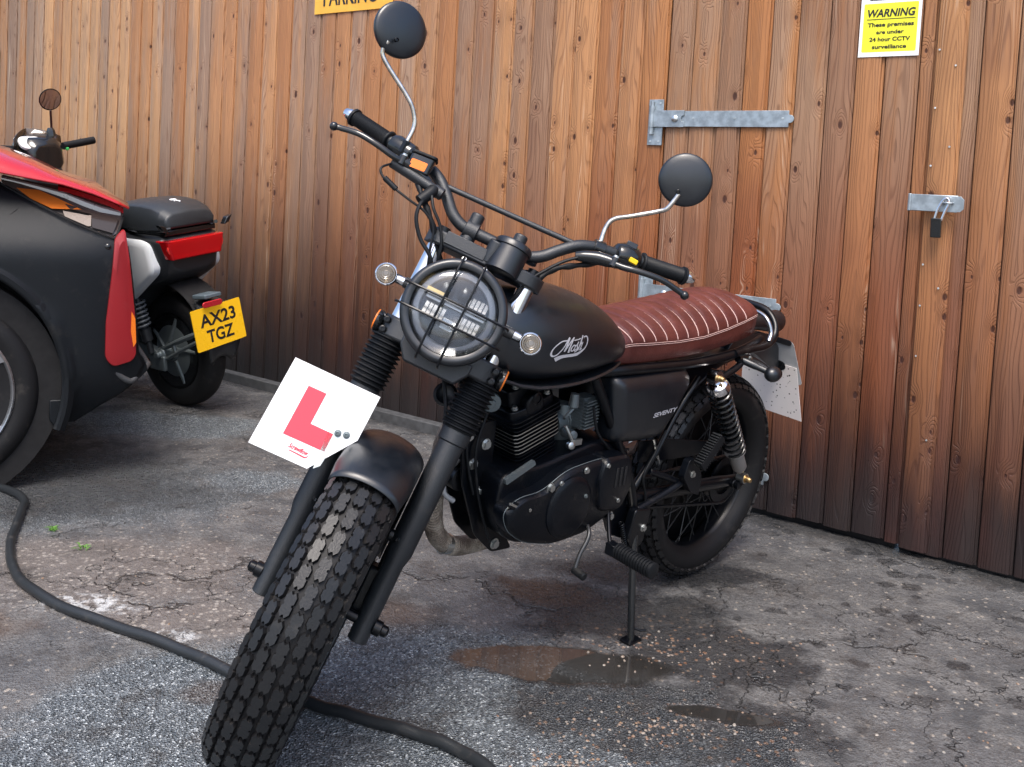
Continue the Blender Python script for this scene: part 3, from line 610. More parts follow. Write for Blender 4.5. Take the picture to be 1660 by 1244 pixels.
# handlebar
half = [(0, .0, .782), (0, .05, .782), (0, .078, .785), (-.002, .105, .800), (-.006, .132, .828), (-.012, .160, .853), (-.022, .190, .868), (-.035, .225, .877), (-.060, .300, .893), (-.098, .405, .915)]
pth = smooth([(n, -s, t) for n, s, t in half[:0:-1]]+half, 5)
hb = part('handlebar', K(tube(pth, .0128, 18)), m_fork)
part('crossbar', K(tube([(-.008, -.150, .846), (-.008, .158, .855)], .0062, 12)), m_fork, hb)
bd = (V(-.098, .405, .915)-V(-.060, .300, .893)).normalized()
for sg_ in (1, -1):
    def mir(v): return V(v[0], v[1]*sg_, v[2])
    gprof = [(0, .0185), (.002, .0215), (.005, .0215), (.006, .0165)]; d = .008
    while d < .104: gprof += [(d, .0170), (d+.0010, .0162)]; d += .0022
    gprof += [(.106, .0165), (.107, .0205), (.113, .0205), (.114, .0170)]
    part('grip', K(lathe(mir((-.0615, .302, .8935)), mir(bd), gprof, 26)), m_rubber, hb, ang=60)
    part('bar_end_weight', K(lathe(mir(V(-.0615, .302, .8935)+bd*.114), mir(bd), [(0, .0105), (.001, .0145), (.008, .0145), (.022, .0105), (.024, .009)], 24)), m_chrome, hb)
    # perch and lever
    lv = part('lever', K(tube(smooth([mir(q) for q in [(.028, .232, .846), (.040, .262, .845), (.045, .300, .851), (.042, .345, .856), (.032, .385, .853), (.030, .398, .851)]], 5), [.0085]*3+[.0075]*6+[.0062]*8+[.0058]*9 if 0 else .0066, 12, flat=.72)), m_black_gloss, hb)
    part('ball_end', K(ball(mir((.030, .403, .850)), .0095)), m_black_gloss, lv)
    part('lever_perch', K(cat(tube(smooth([mir(q) for q in [(.012, .166, .828), (.014, .19, .838), (.018, .215, .845), (.028, .245, .848)]], 4), [.009, .010, .0115, .0125, .013, .0135, .014, .0145, .0145, .014, .0135, .012, .011], 14), lathe(mir((-.026, .205, .871)), mir((-.2, 1, .12)), [(-.012, .0185), (.012, .0185)], 20), lathe(mir((.030, .243, .838)), (0, 0, 1), [(0, .010), (.020, .010)], 14))), m_black_gloss, hb, bevel=.0008)
    part('pivot_bolt', K(hexbolt(mir((.030, .243, .858)), (0, 0, 1), .0055, .004)), m_zinc, hb)
# switch housings
part('switch_housing', K(cat(lathe((-.040, .240, .880), bd, [(0, .017), (.004, .024), (.018, .030), (.044, .030), (.056, .024), (.060, .019)], 26), box((-.040, .268, .912), (.011, .012, .006), tuple(FSd*0+V(1, 0, 0)), (0, 1, 0), (0, 0, 1)))), m_black_gloss, hb, bevel=.001)
part('yellow_switch', K(prism(rrect(.0098, .0052, .0026), (-.0215, .283, .878), (-.05, .98, -.05), (0.2, 0, 1), (1, 0, 0), .0, .009)), m_yellowbtn, hb, bevel=.0012)
part('switch_housing', K(cat(lathe((-.040, -.236, .880), (bd.x, -bd.y, bd.z), [(0, .018), (.006, .023), (.050, .025), (.062, .021)], 26))), m_black_gloss, hb, bevel=.001)
# brake fluid reservoir
def resv(p): return fk(p.x, p.y, p.z)
rs = prism(rrect(.026, .020, .008), (.012, -.207, .862), (0, 1, .07), (1, 0, 0), (0, 0, 1), -.022, .014)
br = part('brake_reservoir', K(rs), m_black_gloss, hb, bevel=.002)
part('reservoir_cap', K(prism(rrect(.0285, .0225, .009), (.012, -.207, .862), (0, 1, .07), (1, 0, 0), (0, 0, 1), .0142, .021)), m_rubber, br, bevel=.002, seg=3)
part('fluid_window', K(prism(rrect(.0175, .0095, .003), (.0325, -.209, .853), (0, 1, .07), (0, 0, 1), (1, 0, 0), -.001, .0022)), m_orange, br)
part('master_cylinder', K(cat(tube([(.020, -.262, .838), (.020, -.150, .822)], [.013, .011], 16), lathe((.020, -.158, .823), (0, 1, -.12), [(0, .0135), (.020, .0135), (.022, .010)], 18))), m_fork, hb)
# mirrors
C_f = V(1.94, .08, .45)
def mirror(pts, ctr, axis, r, hub_):
    a = part('mirror', K(tube(smooth(pts, 5), .0052, 12)), m_worn)
    part('mirror_base', K(cat(lathe(V(*pts[0])-V(0, 0, .026), (0, 0, 1), [(0, .0085), (.026, .0085)], 6), lathe(V(*pts[0]), (0, 0, 1), [(-.006, .008), (.002, .008)], 6))), m_frame, a)
    ax = Vector(axis).normalized()
    part('mirror_shell', K(lathe(Vector(ctr)-ax*.012, ax, [(0, r-.002), (.002, r), (.009, r), (.0115, r*.975), (.014, r*.90), (.0165, r*.72), (.0185, r*.5), (.020, r*.25), (.0205, .0001)], 48)), m_black, a, ang=60)
    part('mirror_glass', K(lathe(Vector(ctr)-ax*.0125, -ax, [(0, r-.003), (.0006, .0001)], 48)), m_mirror, a)
    part('screw', K(lathe(Vector(hub_), ax, [(-.004, .0048), (.003, .0048), (.0035, .0038), (.0012, .0032), (.0012, .0001)], 14)), m_frame, a)
mirror([(-.030, .205, .882), (-.030, .201, .921), (-.026, .209, .945), (-.015, .240, .965), (-.002, .288, .998), (.006, .300, 1.010), (.014, .308, 1.045)], (.0, .310, 1.084), (1, -.06, -.25), .0575, (.020, .3035, 1.047))
mirror([(-.030, -.263, .900), (-.030, -.264, .935), (-.026, -.274, .958), (-.018, -.300, .985), (.0, -.378, 1.032), (.006, -.394, 1.052), (.012, -.391, 1.073)], (.0, -.381, 1.113), (1, .62, .10), .062, (.022, -.375, 1.080))
# headlight
HC = (0, -.003, .603)
hl = part('headlight', K(lathe((0, -.003, .603), (1, 0, 0), [(.010, .0001), (.012, .030), (.030, .058), (.055, .082), (.085, .096), (.110, .100), (.113, .1035), (.140, .1035), (.147, .100), (.149, .093), (.146, .086), (.128, .084), (.120, .0838)], 64)), m_black, ang=50)
part('back_plate', K(lathe((.126, -.003, .603), (1, 0, 0), [(0, .0845), (.001, .0001)], 48)), m_black_gloss, hl)
part('daylight_ring', K(lathe((.120, -.003, .603), (1, 0, 0), [(.004, .066), (.016, .067), (.018, .069), (.018, .0790), (.012, .0830), (.004, .0830), (.004, .066)], 64)), simple('frosted_ring', (.30, .31, .34), .35), hl)
part('reflector_bar', K(cat(box((.132, -.003, .612), (.008, .062, .0065)), box((.132, -.003, .575), (.006, .014, .012)))), simple('dim_reflector', (.35, .34, .32), .18, 1.0), hl, bevel=.002)
rb = []
for i in range(-6, 7):
    if abs(i) < 2: continue
    rb.append(box((.131, -.003+i*.0088, .589), (.006, .0034, .014), (1, 0, .35), (0, 1, 0), (-.35, 0, 1)))
for i in range(2, 7): rb.append(box((.131, -.003+i*.0088, .631), (.006, .0034, .010), (1, 0, .4), (0, 1, 0), (-.4, 0, 1)))
part('low_beam_reflector', K(cat(*rb)), simple('faceted_reflector', (.34, .34, .33), .22, 1.0), hl)
part('projector', K(cat(lathe((.124, -.034, .634), (1, 0, 0), [(0, .017), (.010, .016), (.014, .008), (.015, .0001)], 22), lathe((.124, .004, .640), (1, 0, 0), [(0, .017), (.010, .016), (.014, .008), (.015, .0001)], 22))), m_black_gloss, hl)
part('amber_reflex', K(prism(rrect(.019, .0055, .002), (.137, -.050, .622), (0, 1, 0), (0, 0, 1), (1, 0, 0), 0, .004)), simple('pale_amber', (.75, .55, .22), .25), hl)
part('lens', K(lathe((.140, -.003, .603), (1, 0, 0), [(-.001, .0845), (.004, .0840), (.009, .072), (.0125, .052), (.0145, .028), (.015, .0001)], 56)), m_glass, hl, ang=180)
gd = part('headlight_guard', K(cat(*[tube(smooth([(.135, -.112, t), (.158, -.106, t), (.170, -.06, t), (.174, 0, t), (.170, .06, t), (.158, .100, t), (.135, .106, t)], 4), .0024, 8, flat=1.0) for t in (.616, .574)],
    *[tube(smooth([(.135, s, .706), (.158, s, .700), (.170, s, .66), (.174, s, .603), (.170, s, .545), (.158, s, .502), (.135, s, .494)], 4), .0024, 8) for s in (-.030, .015)])), m_frame)
for c_ in ((.141, -.030, .702), (.141, .015, .700)): part('guard_screw', K(lathe(c_, (1, 0, .4), [(0, .0045), (.004, .0045), (.0045, .0001)], 12)), m_zinc, gd)
# front indicators
for sg_ in (1, -1):
    ind = part('indicator', K(cat(tube([(.085, .098*sg_, .618), (.086, .140*sg_, .618)], [.0105, .0085], 16), lathe((.070, .157*sg_, .616), (1, 0, 0), [(-.008, .004), (-.004, .013), (.004, .0195), (.016, .0225), (.024, .0225), (.026, .0205)], 28))), m_fork if 0 else m_chrome)
    part('indicator_stalk', K(lathe((.085, .088*sg_, .618), (0, sg_, 0), [(0, .0115), (.030, .0115), (.032, .0095), (.054, .0095)], 18)), m_fork, ind)
    part('indicator_reflector', K(lathe((.0945, .157*sg_, .616), (1, 0, 0), [(0, .019), (.0006, .0001)], 24)), m_worn, ind)
    part('indicator_lens', K(cat(*[lathe((.0955, .157*sg_, .616), (1, 0, 0), [(0, .0200), (.003, .0198), (.0065, .0165), (.0070, .0150), (.0063, .0140), (.0085, .0120), (.0078, .0105), (.0098, .0085), (.0092, .0065), (.0105, .0045), (.0105, .0001)], 28)])), m_smoke, ind, ang=20)
# hoses and cables
cb = part('brake_hose', K(tube(smooth([(.030, -.160, .800), (.050, -.166, .780), (.055, -.160, .748), (.050, -.135, .715), (.045, -.100, .690), (.03, -.085, .66), (.0, -.07, .60), (-.02, .02, .50), (.0, .075, .40), (-.02, .082, .30), (-.04, .080, .12), (-.05, .085, .08)], 5), .0042, 8)), m_rubber)
part('hose_elbow', K(cat(tube(smooth([(.026, -.158, .822), (.032, -.160, .812), (.040, -.172, .785)], 4), [.0125]*9, 16))), m_rubber, cb)
part('throttle_cable', K(tube(smooth([(.030, -.262, .830), (.046, -.272, .812), (.050, -.262, .797), (.050, -.230, .785), (.050, -.190, .776), (.045, -.150, .768), (.040, -.120, .745), (.036, -.108, .705), (.02, -.09, .66), (-.03, -.05, .62)], 5), .0026, 8)), m_rubber)
part('cable_adjuster', K(tube([(.050, -.256, .795), (.050, -.224, .784)], .0058, 12)), m_rubber)
part('throttle_cable', K(tube(smooth([(.040, -.154, .806), (.046, -.138, .782), (.044, -.112, .758), (.040, -.092, .725), (.03, -.082, .69), (.0, -.06, .65)], 5), .0034, 8)), m_rubber)
part('clutch_cable', K(tube(smooth([(.020, .172, .826), (.024, .150, .806), (.024, .125, .775), (.022, .100, .735), (.015, .088, .69), (-.03, .06, .64), (-.08, .04, .60)], 5), .0034, 8)), m_rubber)
part('wiring_loom', K(tube(smooth([(-.010, .240, .858), (-.004, .205, .832), (.004, .170, .808), (.006, .140, .786), (.004, .120, .755), (.002, .108, .72), (-.04, .06, .68), (-.06, .02, .64)], 5), [.006+.0012*sin(i*1.3) for i in range(36)], 10)), m_rubber)
part('wiring_loom', K(tube(smooth([(-.010, -.240, .858), (.010, -.205, .832), (.025, -.175, .800), (.030, -.140, .768), (.025, -.115, .740), (.0, -.075, .69), (-.04, -.02, .66)], 5), [.006+.0012*sin(i*1.1) for i in range(31)], 10)), m_rubber)
# mudguard
def fend():
    rings = []
    for i in range(41):
        th = radians(49+(168-49)*i/40); r = []
        wv_ = .074*(1 if i > 3 else .93+.023*i)
        for k in range(25):
            ph = radians(-82+164*k/24); rr = .300+.043*cos(ph)**.9 if cos(ph) > 0 else .300; s = wv_*sin(ph)/sin(radians(82)); r.append(fk(rr*cos(th), s, rr*sin(th)))
        rings.append(r)
    return loft(rings, cap=False, closed=False)
fg = fend(); fe = part('mudguard', fg, m_black, ang=60, solid=.0022)
part('guard_stay', K(cat(*[tube(smooth([(-.02, .08*sg_, .318), (.0, .082*sg_, .29), (.012, .083*sg_, .25), (.010, .084*sg_, .17)], 4), .0055, 8, flat=.5) for sg_ in (1, -1)])), m_frame, fe)
# learner plate
PT = [(-.240, .219), (-.120, .223), (-.059, .309), (-.057, .399), (-.235, .396)]
lp = part('learner_plate', K(prism(PT, (.118, 0, 0), (0, 1, 0), (0, 0, 1), (1, 0, 0), 0, .0022)), m_white)
LT = [(-.190, .261), (-.105, .264), (-.105, .300), (-.152, .299), (-.151, .361), (-.188, .360)]
part('letter', K(prism(LT, (.1204, 0, 0), (0, 1, 0), (0, 0, 1), (1, 0, 0), 0, .0005)), m_red, lp)
part('plate_bracket', K(cat(box((.108, -.088, .30), (.008, .016, .02)), tube([(.10, -.088, .30), (.02, -.095, .29)], .007, 8))), m_frame, lp)
m_tape = simple('clear_tape', (.62, .68, .68), .12, var=.15)
part('tape', K(prism([(-.110, .228), (-.100, .238), (-.094, .30), (-.090, .335), (-.110, .338), (-.116, .30)], (.1206, 0, 0), (0, 1, 0), (0, 0, 1), (1, 0, 0), 0, .0003)), m_tape, lp)
for s, t in ((-.098, .305), (-.082, .309)): part('plate_bolt', K(lathe((.1205, s, t), (1, 0, 0), [(0, .0068), (.0015, .0066), (.0018, .0048), (.0035, .0046), (.004, .0028), (.0015, .0022), (.0015, .0001)], 18)), m_carb, lp)
tx = text('Screwflow', fk(.1204, -.150, .248), FSd, FTd, .040, m_red, 'maker_script', lp, height=.009, shear=.35, bold=.03)
part('script_flourish', K(prism([(-.165, .2405), (-.132, .2405), (-.128, .246), (-.130, .239), (-.134, .2375), (-.166, .2385)], (.1204, 0, 0), (0, 1, 0), (0, 0, 1), (1, 0, 0), 0, .0004)), m_red, lp)
# horn
part('horn', K(cat(lathe((-.09, .048, .457), (1, -.1, .1), [(-.02, .012), (-.012, .024), (0, .026), (.004, .026), (.006, .020), (.002, .014), (.002, .0001)], 28))), m_engine)

# ------------------------------------------------------------------ tank, seat, covers
def sring(x, w, zb, zt, n=36, e=2.6, skew=.0, zw=.42):
    zc = zb+(zt-zb)*zw; r = []
    for k in range(n):
        a = 2*pi*k/n; c_, s_ = cos(a), sin(a)
        y = w*abs(c_)**(2/e)*(1 if c_ > 0 else -1); hh = (zt-zc) if s_ > 0 else (zc-zb)
        z = zc+hh*abs(s_)**(2/(2.1 if s_ > 0 else 3.2))*(1 if s_ > 0 else -1)
        r.append(V(x+skew*(z-zc), y, z))
    return r
tk = [(1.052, .040, .800, .848), (1.047, .072, .775, .866), (1.030, .104, .748, .885), (1.0, .128, .722, .899), (.95, .146, .706, .909), (.90, .153, .698, .911), (.84, .155, .695, .907), (.78, .152, .695, .898), (.72, .146, .698, .884), (.67, .137, .703, .865), (.63, .127, .708, .843), (.595, .115, .716, .818), (.572, .100, .724, .795), (.562, .082, .735, .778)]
tank = part('fuel_tank', loft([sring(x, w_, zb, zt) for x, w_, zb, zt in tk]), m_black, sub=2, ang=180)
part('tank_seam', loft([[V(x, w_*.93*q, zb+.010+dz) for q, dz in ((-1.0, 0), (-1.03, -.004), (-1.0, -.008), (1.0, -.008), (1.03, -.004), (1.0, 0))] for x, w_, zb, zt in tk[3:12]]), m_black, tank)
part('filler_cap', lathe((.86, 0, .900), (.1, 0, 1), [(0, .034), (.012, .034), (.018, .030), (.020, .0001)], 32), m_black_gloss, tank)
dg = bpy.context.evaluated_depsgraph_get(); dg.update()
bvh = BVHTree.FromObject(tank, dg)
def on_tank(p):
    h_ = bvh.ray_cast(V(p.x, .5, p.z), V(0, -1, 0))
    return V(p.x, h_[0].y+.0009, p.z) if h_[0] else p
# logo strokes in a flat 2-D layout: unit = tracing grid (x right, y down), mapped onto the tank flank
def lg(px, py):
    # px 270..1270, py 290..985 -> x .892..  (towards the rear), z
    u_ = (px-270)/1000; v_ = (py-290)/695
    return V(.8905-.1165*u_+.006*v_, .15, .8185-.0165*u_*.55-.0555*v_+.004*u_)
def stroke(pts, w_, n=6):
    P = smooth([V(a, b, 0) for a, b in pts], n); Lr = []
    ws = w_ if isinstance(w_, list) else [w_]*len(pts); out = []
    for i, p in enumerate(P):
        d = (P[min(i+1, len(P)-1)]-P[max(i-1, 0)]).normalized(); nn_ = V(-d.y, d.x, 0)
        f = i/(len(P)-1)*(len(ws)-1); k = min(int(f), len(ws)-2); ww = ws[k]+(ws[k+1]-ws[k])*(f-k)
        out += [p+nn_*ww/2, p-nn_*ww/2]
    return [on_tank(lg(q.x, q.y)) for q in out], [(2*i, 2*i+1, 2*i+3, 2*i+2) for i in range(len(P)-1)]
st = [stroke([(655, 410), (520, 430), (400, 520), (310, 640), (290, 760), (340, 815), (430, 790), (520, 690), (590, 580), (650, 450), (715, 330)], [30, 34, 30, 30, 50, 44, 36, 28, 26, 36, 46]),
      stroke([(715, 340), (680, 470), (650, 590), (615, 705)], [44, 40, 40, 36]), stroke([(630, 690), (690, 560), (760, 440), (840, 330)], [30, 34, 34, 34]), stroke([(835, 335), (790, 470), (745, 620), (735, 740)], [34, 38, 40, 52]),
      stroke([(840, 412), (940, 400), (1040, 372)], [26, 26, 26]), stroke([(1120, 345), (1200, 325), (1245, 380), (1245, 500), (1200, 630), (1110, 720), (1000, 790)], [28, 34, 34, 30, 32, 60, 84]),
      stroke([(1010, 790), (900, 812), (750, 822), (600, 838), (500, 872), (420, 920)], [88, 84, 80, 90, 110, 120]),
      stroke([(905, 560), (850, 545), (800, 620), (800, 690), (850, 690), (900, 590), (920, 530)], 30), stroke([(915, 540), (880, 640), (900, 690), (940, 640)], 28), stroke([(985, 455), (950, 540), (970, 620), (950, 700), (900, 735)], 32),
      stroke([(1095, 290), (1060, 430), (1020, 570), (985, 690)], 36), stroke([(1010, 600), (1060, 510), (1100, 480), (1080, 570), (1045, 680), (1100, 640)], 28)]
g_ = cat(*st); part('tank_emblem', g_, m_silver, tank, ang=180)
# seat
def seat_at(x):
    T = [(.612, .098, .716, .752, .779), (.598, .108, .716, .766, .797), (.57, .115, .715, .770, .808), (.50, .119, .714, .768, .816), (.39, .121, .714, .766, .829), (.28, .121, .717, .770, .841), (.18, .121, .729, .784, .851), (.10, .120, .738, .799, .855), (.05, .116, .745, .808, .852), (.02, .108, .750, .810, .843), (.0, .092, .755, .806, .828), (-.008, .075, .760, .800, .812)]
    for i in range(len(T)-1):
        if T[i][0] >= x >= T[i+1][0]:
            f = (T[i][0]-x)/(T[i][0]-T[i+1][0]); return [T[i][j]+(T[i+1][j]-T[i][j])*f for j in range(5)]
    return T[0] if x > T[0][0] else T[-1]
RIBS = [.572-.0435*i for i in range(12)]
def seat_top(x, y):
    _, w_, zb, ze, zc = seat_at(x); q = min(1, abs(y)/w_); z = ze+(zc-ze)*(1-q**2.3)**.62
    d = min(abs(x-r) for r in RIBS); inside = max(0, 1-q**8)
    return z-(.0038*max(0, 1-d/.008)**1.5)*inside+.0012*inside*min(1, d/.02)
rings = []; xs = sorted(set([.612, .605, .598]+[.594-.0036*i for i in range(168)]+[.0, -.004, -.008]), reverse=True); xs = [x for x in xs if x >= -.008]
for x in xs:
    _, w_, zb, ze, zc = seat_at(x); r = [V(x, -w_*.93, zb), V(x, -w_*.985, zb+.006), V(x, -w_*1.0, (zb+ze)/2), V(x, -w_*1.0, ze-.006)]
    for k in range(23): q = -1+2*k/22; q = sin(q*pi/2); r.append(V(x, w_*q, seat_top(x, w_*q)))
    r += [V(x, w_*1.0, ze-.006), V(x, w_*1.0, (zb+ze)/2), V(x, w_*.985, zb+.006), V(x, w_*.93, zb)]
    rings.append(r)
seat = part('seat', loft(rings), m_leather, ang=60)
for r_ in RIBS:
    w_ = seat_at(r_)[1]; P = [V(r_+.006*(1-abs(q)), w_*sin(q*pi/2), seat_top(r_, w_*sin(q*pi/2))+.0012) for q in [-1+2*k/24 for k in range(25)]]
    part('rib_piping', tube(P, .0013, 6), m_thread, seat)
for dz in (0.0, -.0045):
    P = [V(x, seat_at(x)[1]*1.003, seat_at(x)[3]-.003+dz) for x in frange(-.004, .606, .008)]
    part('edge_stitching', tube(P, .0007, 5), m_thread, seat); part('edge_stitching', tube([V(p.x, -p.y, p.z) for p in P], .0007, 5), m_thread, seat)
part('front_strap', loft([[V(.607-.0*i, seat_at(.6)[1]*sin(q*pi/2)*1.02, seat_top(.6, seat_at(.6)[1]*sin(q*pi/2))+dz+.002) for q in [-1+2*k/16 for k in range(17)]] for i, dz in ((0, 0), (0, -.010))], cap=False, closed=False), m_leather, seat)
# side cover
def rpoly(pts, r, n=5):
    out = []; m = len(pts)
    for i in range(m):
        p, a, b = V(*pts[i], 0), V(*pts[i-1], 0), V(*pts[(i+1) % m], 0); da, db = (a-p).normalized(), (b-p).normalized()
        rr = min(r, (a-p).length*.45, (b-p).length*.45); s0, s1 = p+da*rr, p+db*rr
        for k in range(n+1): t = k/n; q = s0*(1-t)**2+p*2*t*(1-t)+s1*t*t; out.append((q.x, q.y))
    return out
sc0 = rpoly([(.618, .690), (.50, .692), (.335, .690), (.305, .664), (.352, .575), (.402, .508), (.50, .512), (.590, .522)], .022)
def inset(P, k):
    cx = sum(p[0] for p in P)/len(P); cy = sum(p[1] for p in P)/len(P); return [(cx+(p[0]-cx)*(1-k*.055/.15), cy+(p[1]-cy)*(1-k*.055/.08)) for p in P]
rg = [[V(a, y, b) for a, b in inset(sc0, k)] for y, k in ((.062, 0), (.100, 0), (.112, .05), (.122, .18), (.129, .38), (.132, .62))]
scv = part('side_cover', loft(rg), m_black, ang=50)
text('SEVENTY', V(.417, .1325, .585), V(-1, 0, .055), V(0, 0, 1), .098, m_silver, 'cover_lettering', scv, height=.0115, shear=.3, bold=.03)
part('side_cover', mp(loft(rg), lambda p: V(p.x, -p.y, p.z)), m_black, ang=50)
# ------------------------------------------------------------------ frame
fr_ = part('frame', cat(tube(smooth([(.99, .0, .74), (.84, .035, .705), (.70, .075, .696), (.574, .110, .703), (.40, .115, .698), (.294, .113, .695), (.15, .112, .700), (.05, .108, .712), (-.06, .085, .725)], 5), .0125, 12), tube(smooth([(.99, -.0, .74), (.84, -.035, .705), (.70, -.075, .696), (.574, -.110, .703), (.40, -.115, .698), (.294, -.113, .695), (.15, -.112, .700), (.05, -.108, .712), (-.06, -.085, .725)], 5), .0125, 12)), m_frame)
part('down_tube', tube(smooth([(1.0, 0, .76), (.975, 0, .66), (.93, 0, .52), (.885, 0, .38), (.865, 0, .31)], 5), .0165, 14), m_frame, fr_)
part('head_tube', tube([OO+aT*.872, OO+aT*1.045], .028, 20), m_frame, fr_)
for sg_ in (1, -1):
    part('seat_tube', tube(smooth([(.668, .096*sg_, .690), (.612, .102*sg_, .605), (.545, .104*sg_, .505), (.490, .104*sg_, .425), (.455, .104*sg_, .350), (.440, .100*sg_, .300), (.43, .094*sg_, .255)], 5), .0125, 12), m_frame, fr_)
    part('sub_tube', tube(smooth([(.22, .085*sg_, .640), (.30, .090*sg_, .56), (.38, .098*sg_, .46), (.45, .096*sg_, .375)], 5), .009, 10), m_frame, fr_)
    pass
    part('engine_plate', prism(rpoly([(.905, .60), (.965, .595), (1.00, .56), (.985, .47), (.925, .335), (.865, .28), (.80, .275), (.86, .36), (.90, .47)], .012), (0, 0, 0), (1, 0, 0), (0, 0, 1), (0, 1, 0), .030*sg_, .036*sg_), m_frame, fr_, bevel=.001)
    part('peg_plate', prism(rpoly([(.555, .47), (.50, .47), (.44, .36), (.40, .27), (.44, .235), (.52, .27), (.57, .36)], .015), (0, 0, 0), (1, 0, 0), (0, 0, 1), (0, 1, 0), .088*sg_, .094*sg_), m_frame, fr_, bevel=.001)
# shocks
for sg_ in (1, -1):
    p0, p1 = V(.219, .132*sg_, .655), V(-.015, .130*sg_, .334); ax = (p1-p0).normalized(); L = (p1-p0).length
    sh = part('shock_absorber', cat(lathe(p0+ax*.02, ax, [(0, .012), (.20, .012)], 16), lathe(p0+ax*.22, ax, [(0, .024), (.006, .024), (.008, .0235)], 24)), m_frame)
    part('shock_top', cat(lathe(p0-V(0, .013*sg_, 0), (0, sg_, 0), [(0, .010), (0, .0195), (.026, .0195), (.026, .010)], 24), lathe(p0+ax*.016, ax, [(0, .016), (.008, .028), (.022, .0325), (.028, .0320), (.029, .026)], 28)), m_chrome, sh)
    N1 = ax.cross(V(0, 1, 0)).normalized(); N2 = ax.cross(N1)
    hx = [p0+ax*(.046+.235*i/(12*14))+(.0285)*(cos(2*pi*i/14)*N1+sin(2*pi*i/14)*N2) for i in range(12*14+1)]
    part('coil_spring', tube(hx, .0042, 8), m_black_gloss, sh)
    part('damper_body', lathe(p0+ax*.282, ax, [(0, .0300), (.005, .0300), (.006, .0215), (.070, .0205), (.082, .014)], 24), m_carb if 0 else simple('grey_damper', (.20, .19, .18), .5), sh)
    for p in (p0, p1): part('acorn_nut', lathe(p+V(0, .010*sg_, 0), (0, sg_, 0), [(0, .012), (.003, .012), (.003, .0085), (.010, .0085), (.018, .0065), (.021, .0001)], 6 if 0 else 14), m_brass, sh)
    part('shock_eye', lathe(p1-V(0, .012*sg_, 0), (0, sg_, 0), [(0, .008), (0, .015), (.024, .015), (.024, .008)], 20), m_zinc, sh)
# swingarm
sw = part('swingarm', cat(*[tube(smooth([(.47, .085*sg_, .345), (.30, .098*sg_, .340), (.06, .100*sg_, .322), (-.03, .100*sg_, .312)], 4), [.019]*9+[.017]*4, 12, flat=.75) for sg_ in (1, -1)]), m_frame)
part('chain_adjuster', cat(box((-.035, .107, .312), (.030, .006, .017)), lathe((-.002, .10, .3127), (0, 1, 0), [(0, .014), (.02, .014), (.022, .010), (.034, .010)], 16)), m_frame, sw, bevel=.002)
part('chain_guard', prism(rpoly([(.43, .492), (.30, .478), (.14, .448), (.02, .432), (-.06, .405), (-.055, .395), (.10, .405), (.25, .415), (.42, .432)], .008), (0, 0, 0), (1, 0, 0), (0, 0, 1), (0, 1, 0), .074, .078), m_frame, sw, bevel=.001)
# chain and sprocket
def chain_path():
    P = []; r1, r2, c1, c2 = .072, .030, V(0, .082, RA), V(.53, .082, .36)
    for k in range(13): a = radians(90+180*k/12); P.append(c1+V(r1*cos(a), 0, r1*sin(a)))
    for k in range(9): a = radians(-90+180*k/8); P.append(c2+V(r2*cos(a), 0, r2*sin(a)))
    return P
CP = chain_path(); full = []
for i in range(len(CP)):
    a, b = CP[i], CP[(i+1) % len(CP)]; n_ = max(1, int((b-a).length/.012))
    for k in range(n_): full.append(a+(b-a)*k/n_)
part('chain', tube(full, [.0062 if i % 2 else .0048 for i in range(len(full))], 6, closed=True), m_frame)
part('rear_sprocket', lathe((0, .079, RA), (0, 1, 0), [(0, .045), (0, .070), (.005, .070), (.005, .045), (0, .045)], 40), m_engine, rwh)
part('rear_axle', lathe((0, -.135, RA), (0, 1, 0), [(0, .008), (.002, .012), (.012, .012), (.013, .009), (.258, .009), (.259, .013), (.270, .013), (.272, .009)], 16), m_frame, rwh)
# rear footpeg hanger with folded passenger peg
ph = part('passenger_peg_hanger', cat(tube(smooth([(.404, .105, .418), (.30, .112, .378), (.215, .118, .345)], 4), .0085, 10), tube(smooth([(.440, .112, .325), (.33, .118, .352), (.225, .125, .388)], 4), .0095, 12), prism(rpoly([(.215, .330), (.255, .345), (.300, .395), (.285, .440), (.255, .440), (.215, .385)], .01), (0, 0, 0), (1, 0, 0), (0, 0, 1), (0, 1, 0), .122, .142)), m_engine, bevel=.001)
pd = (V(.206, .17, .508)-V(.276, .165, .427)).normalized(); pn = pd.cross(V(0, 1, 0)).normalized(); pc = (V(.206, .17, .508)+V(.276, .165, .427))/2
pg = cat(box(pc, (.050, .012, .0125), pd, (0, 1, 0), pn), *[box(pc+pd*(-.046+.0075*i)+pn*.015, (.0024, .012, .004), pd, (0, 1, 0), pn) for i in range(13)], *[box(pc+pd*(-.046+.0075*i)-pn*.015, (.0024, .012, .004), pd, (0, 1, 0), pn) for i in range(13)])
part('passenger_peg', pg, m_rubber, ph, bevel=.0012)
part('peg_bolt', cat(hexbolt((.262, .142, .398), (0, 1, 0), .007, .005)), m_zinc, ph)
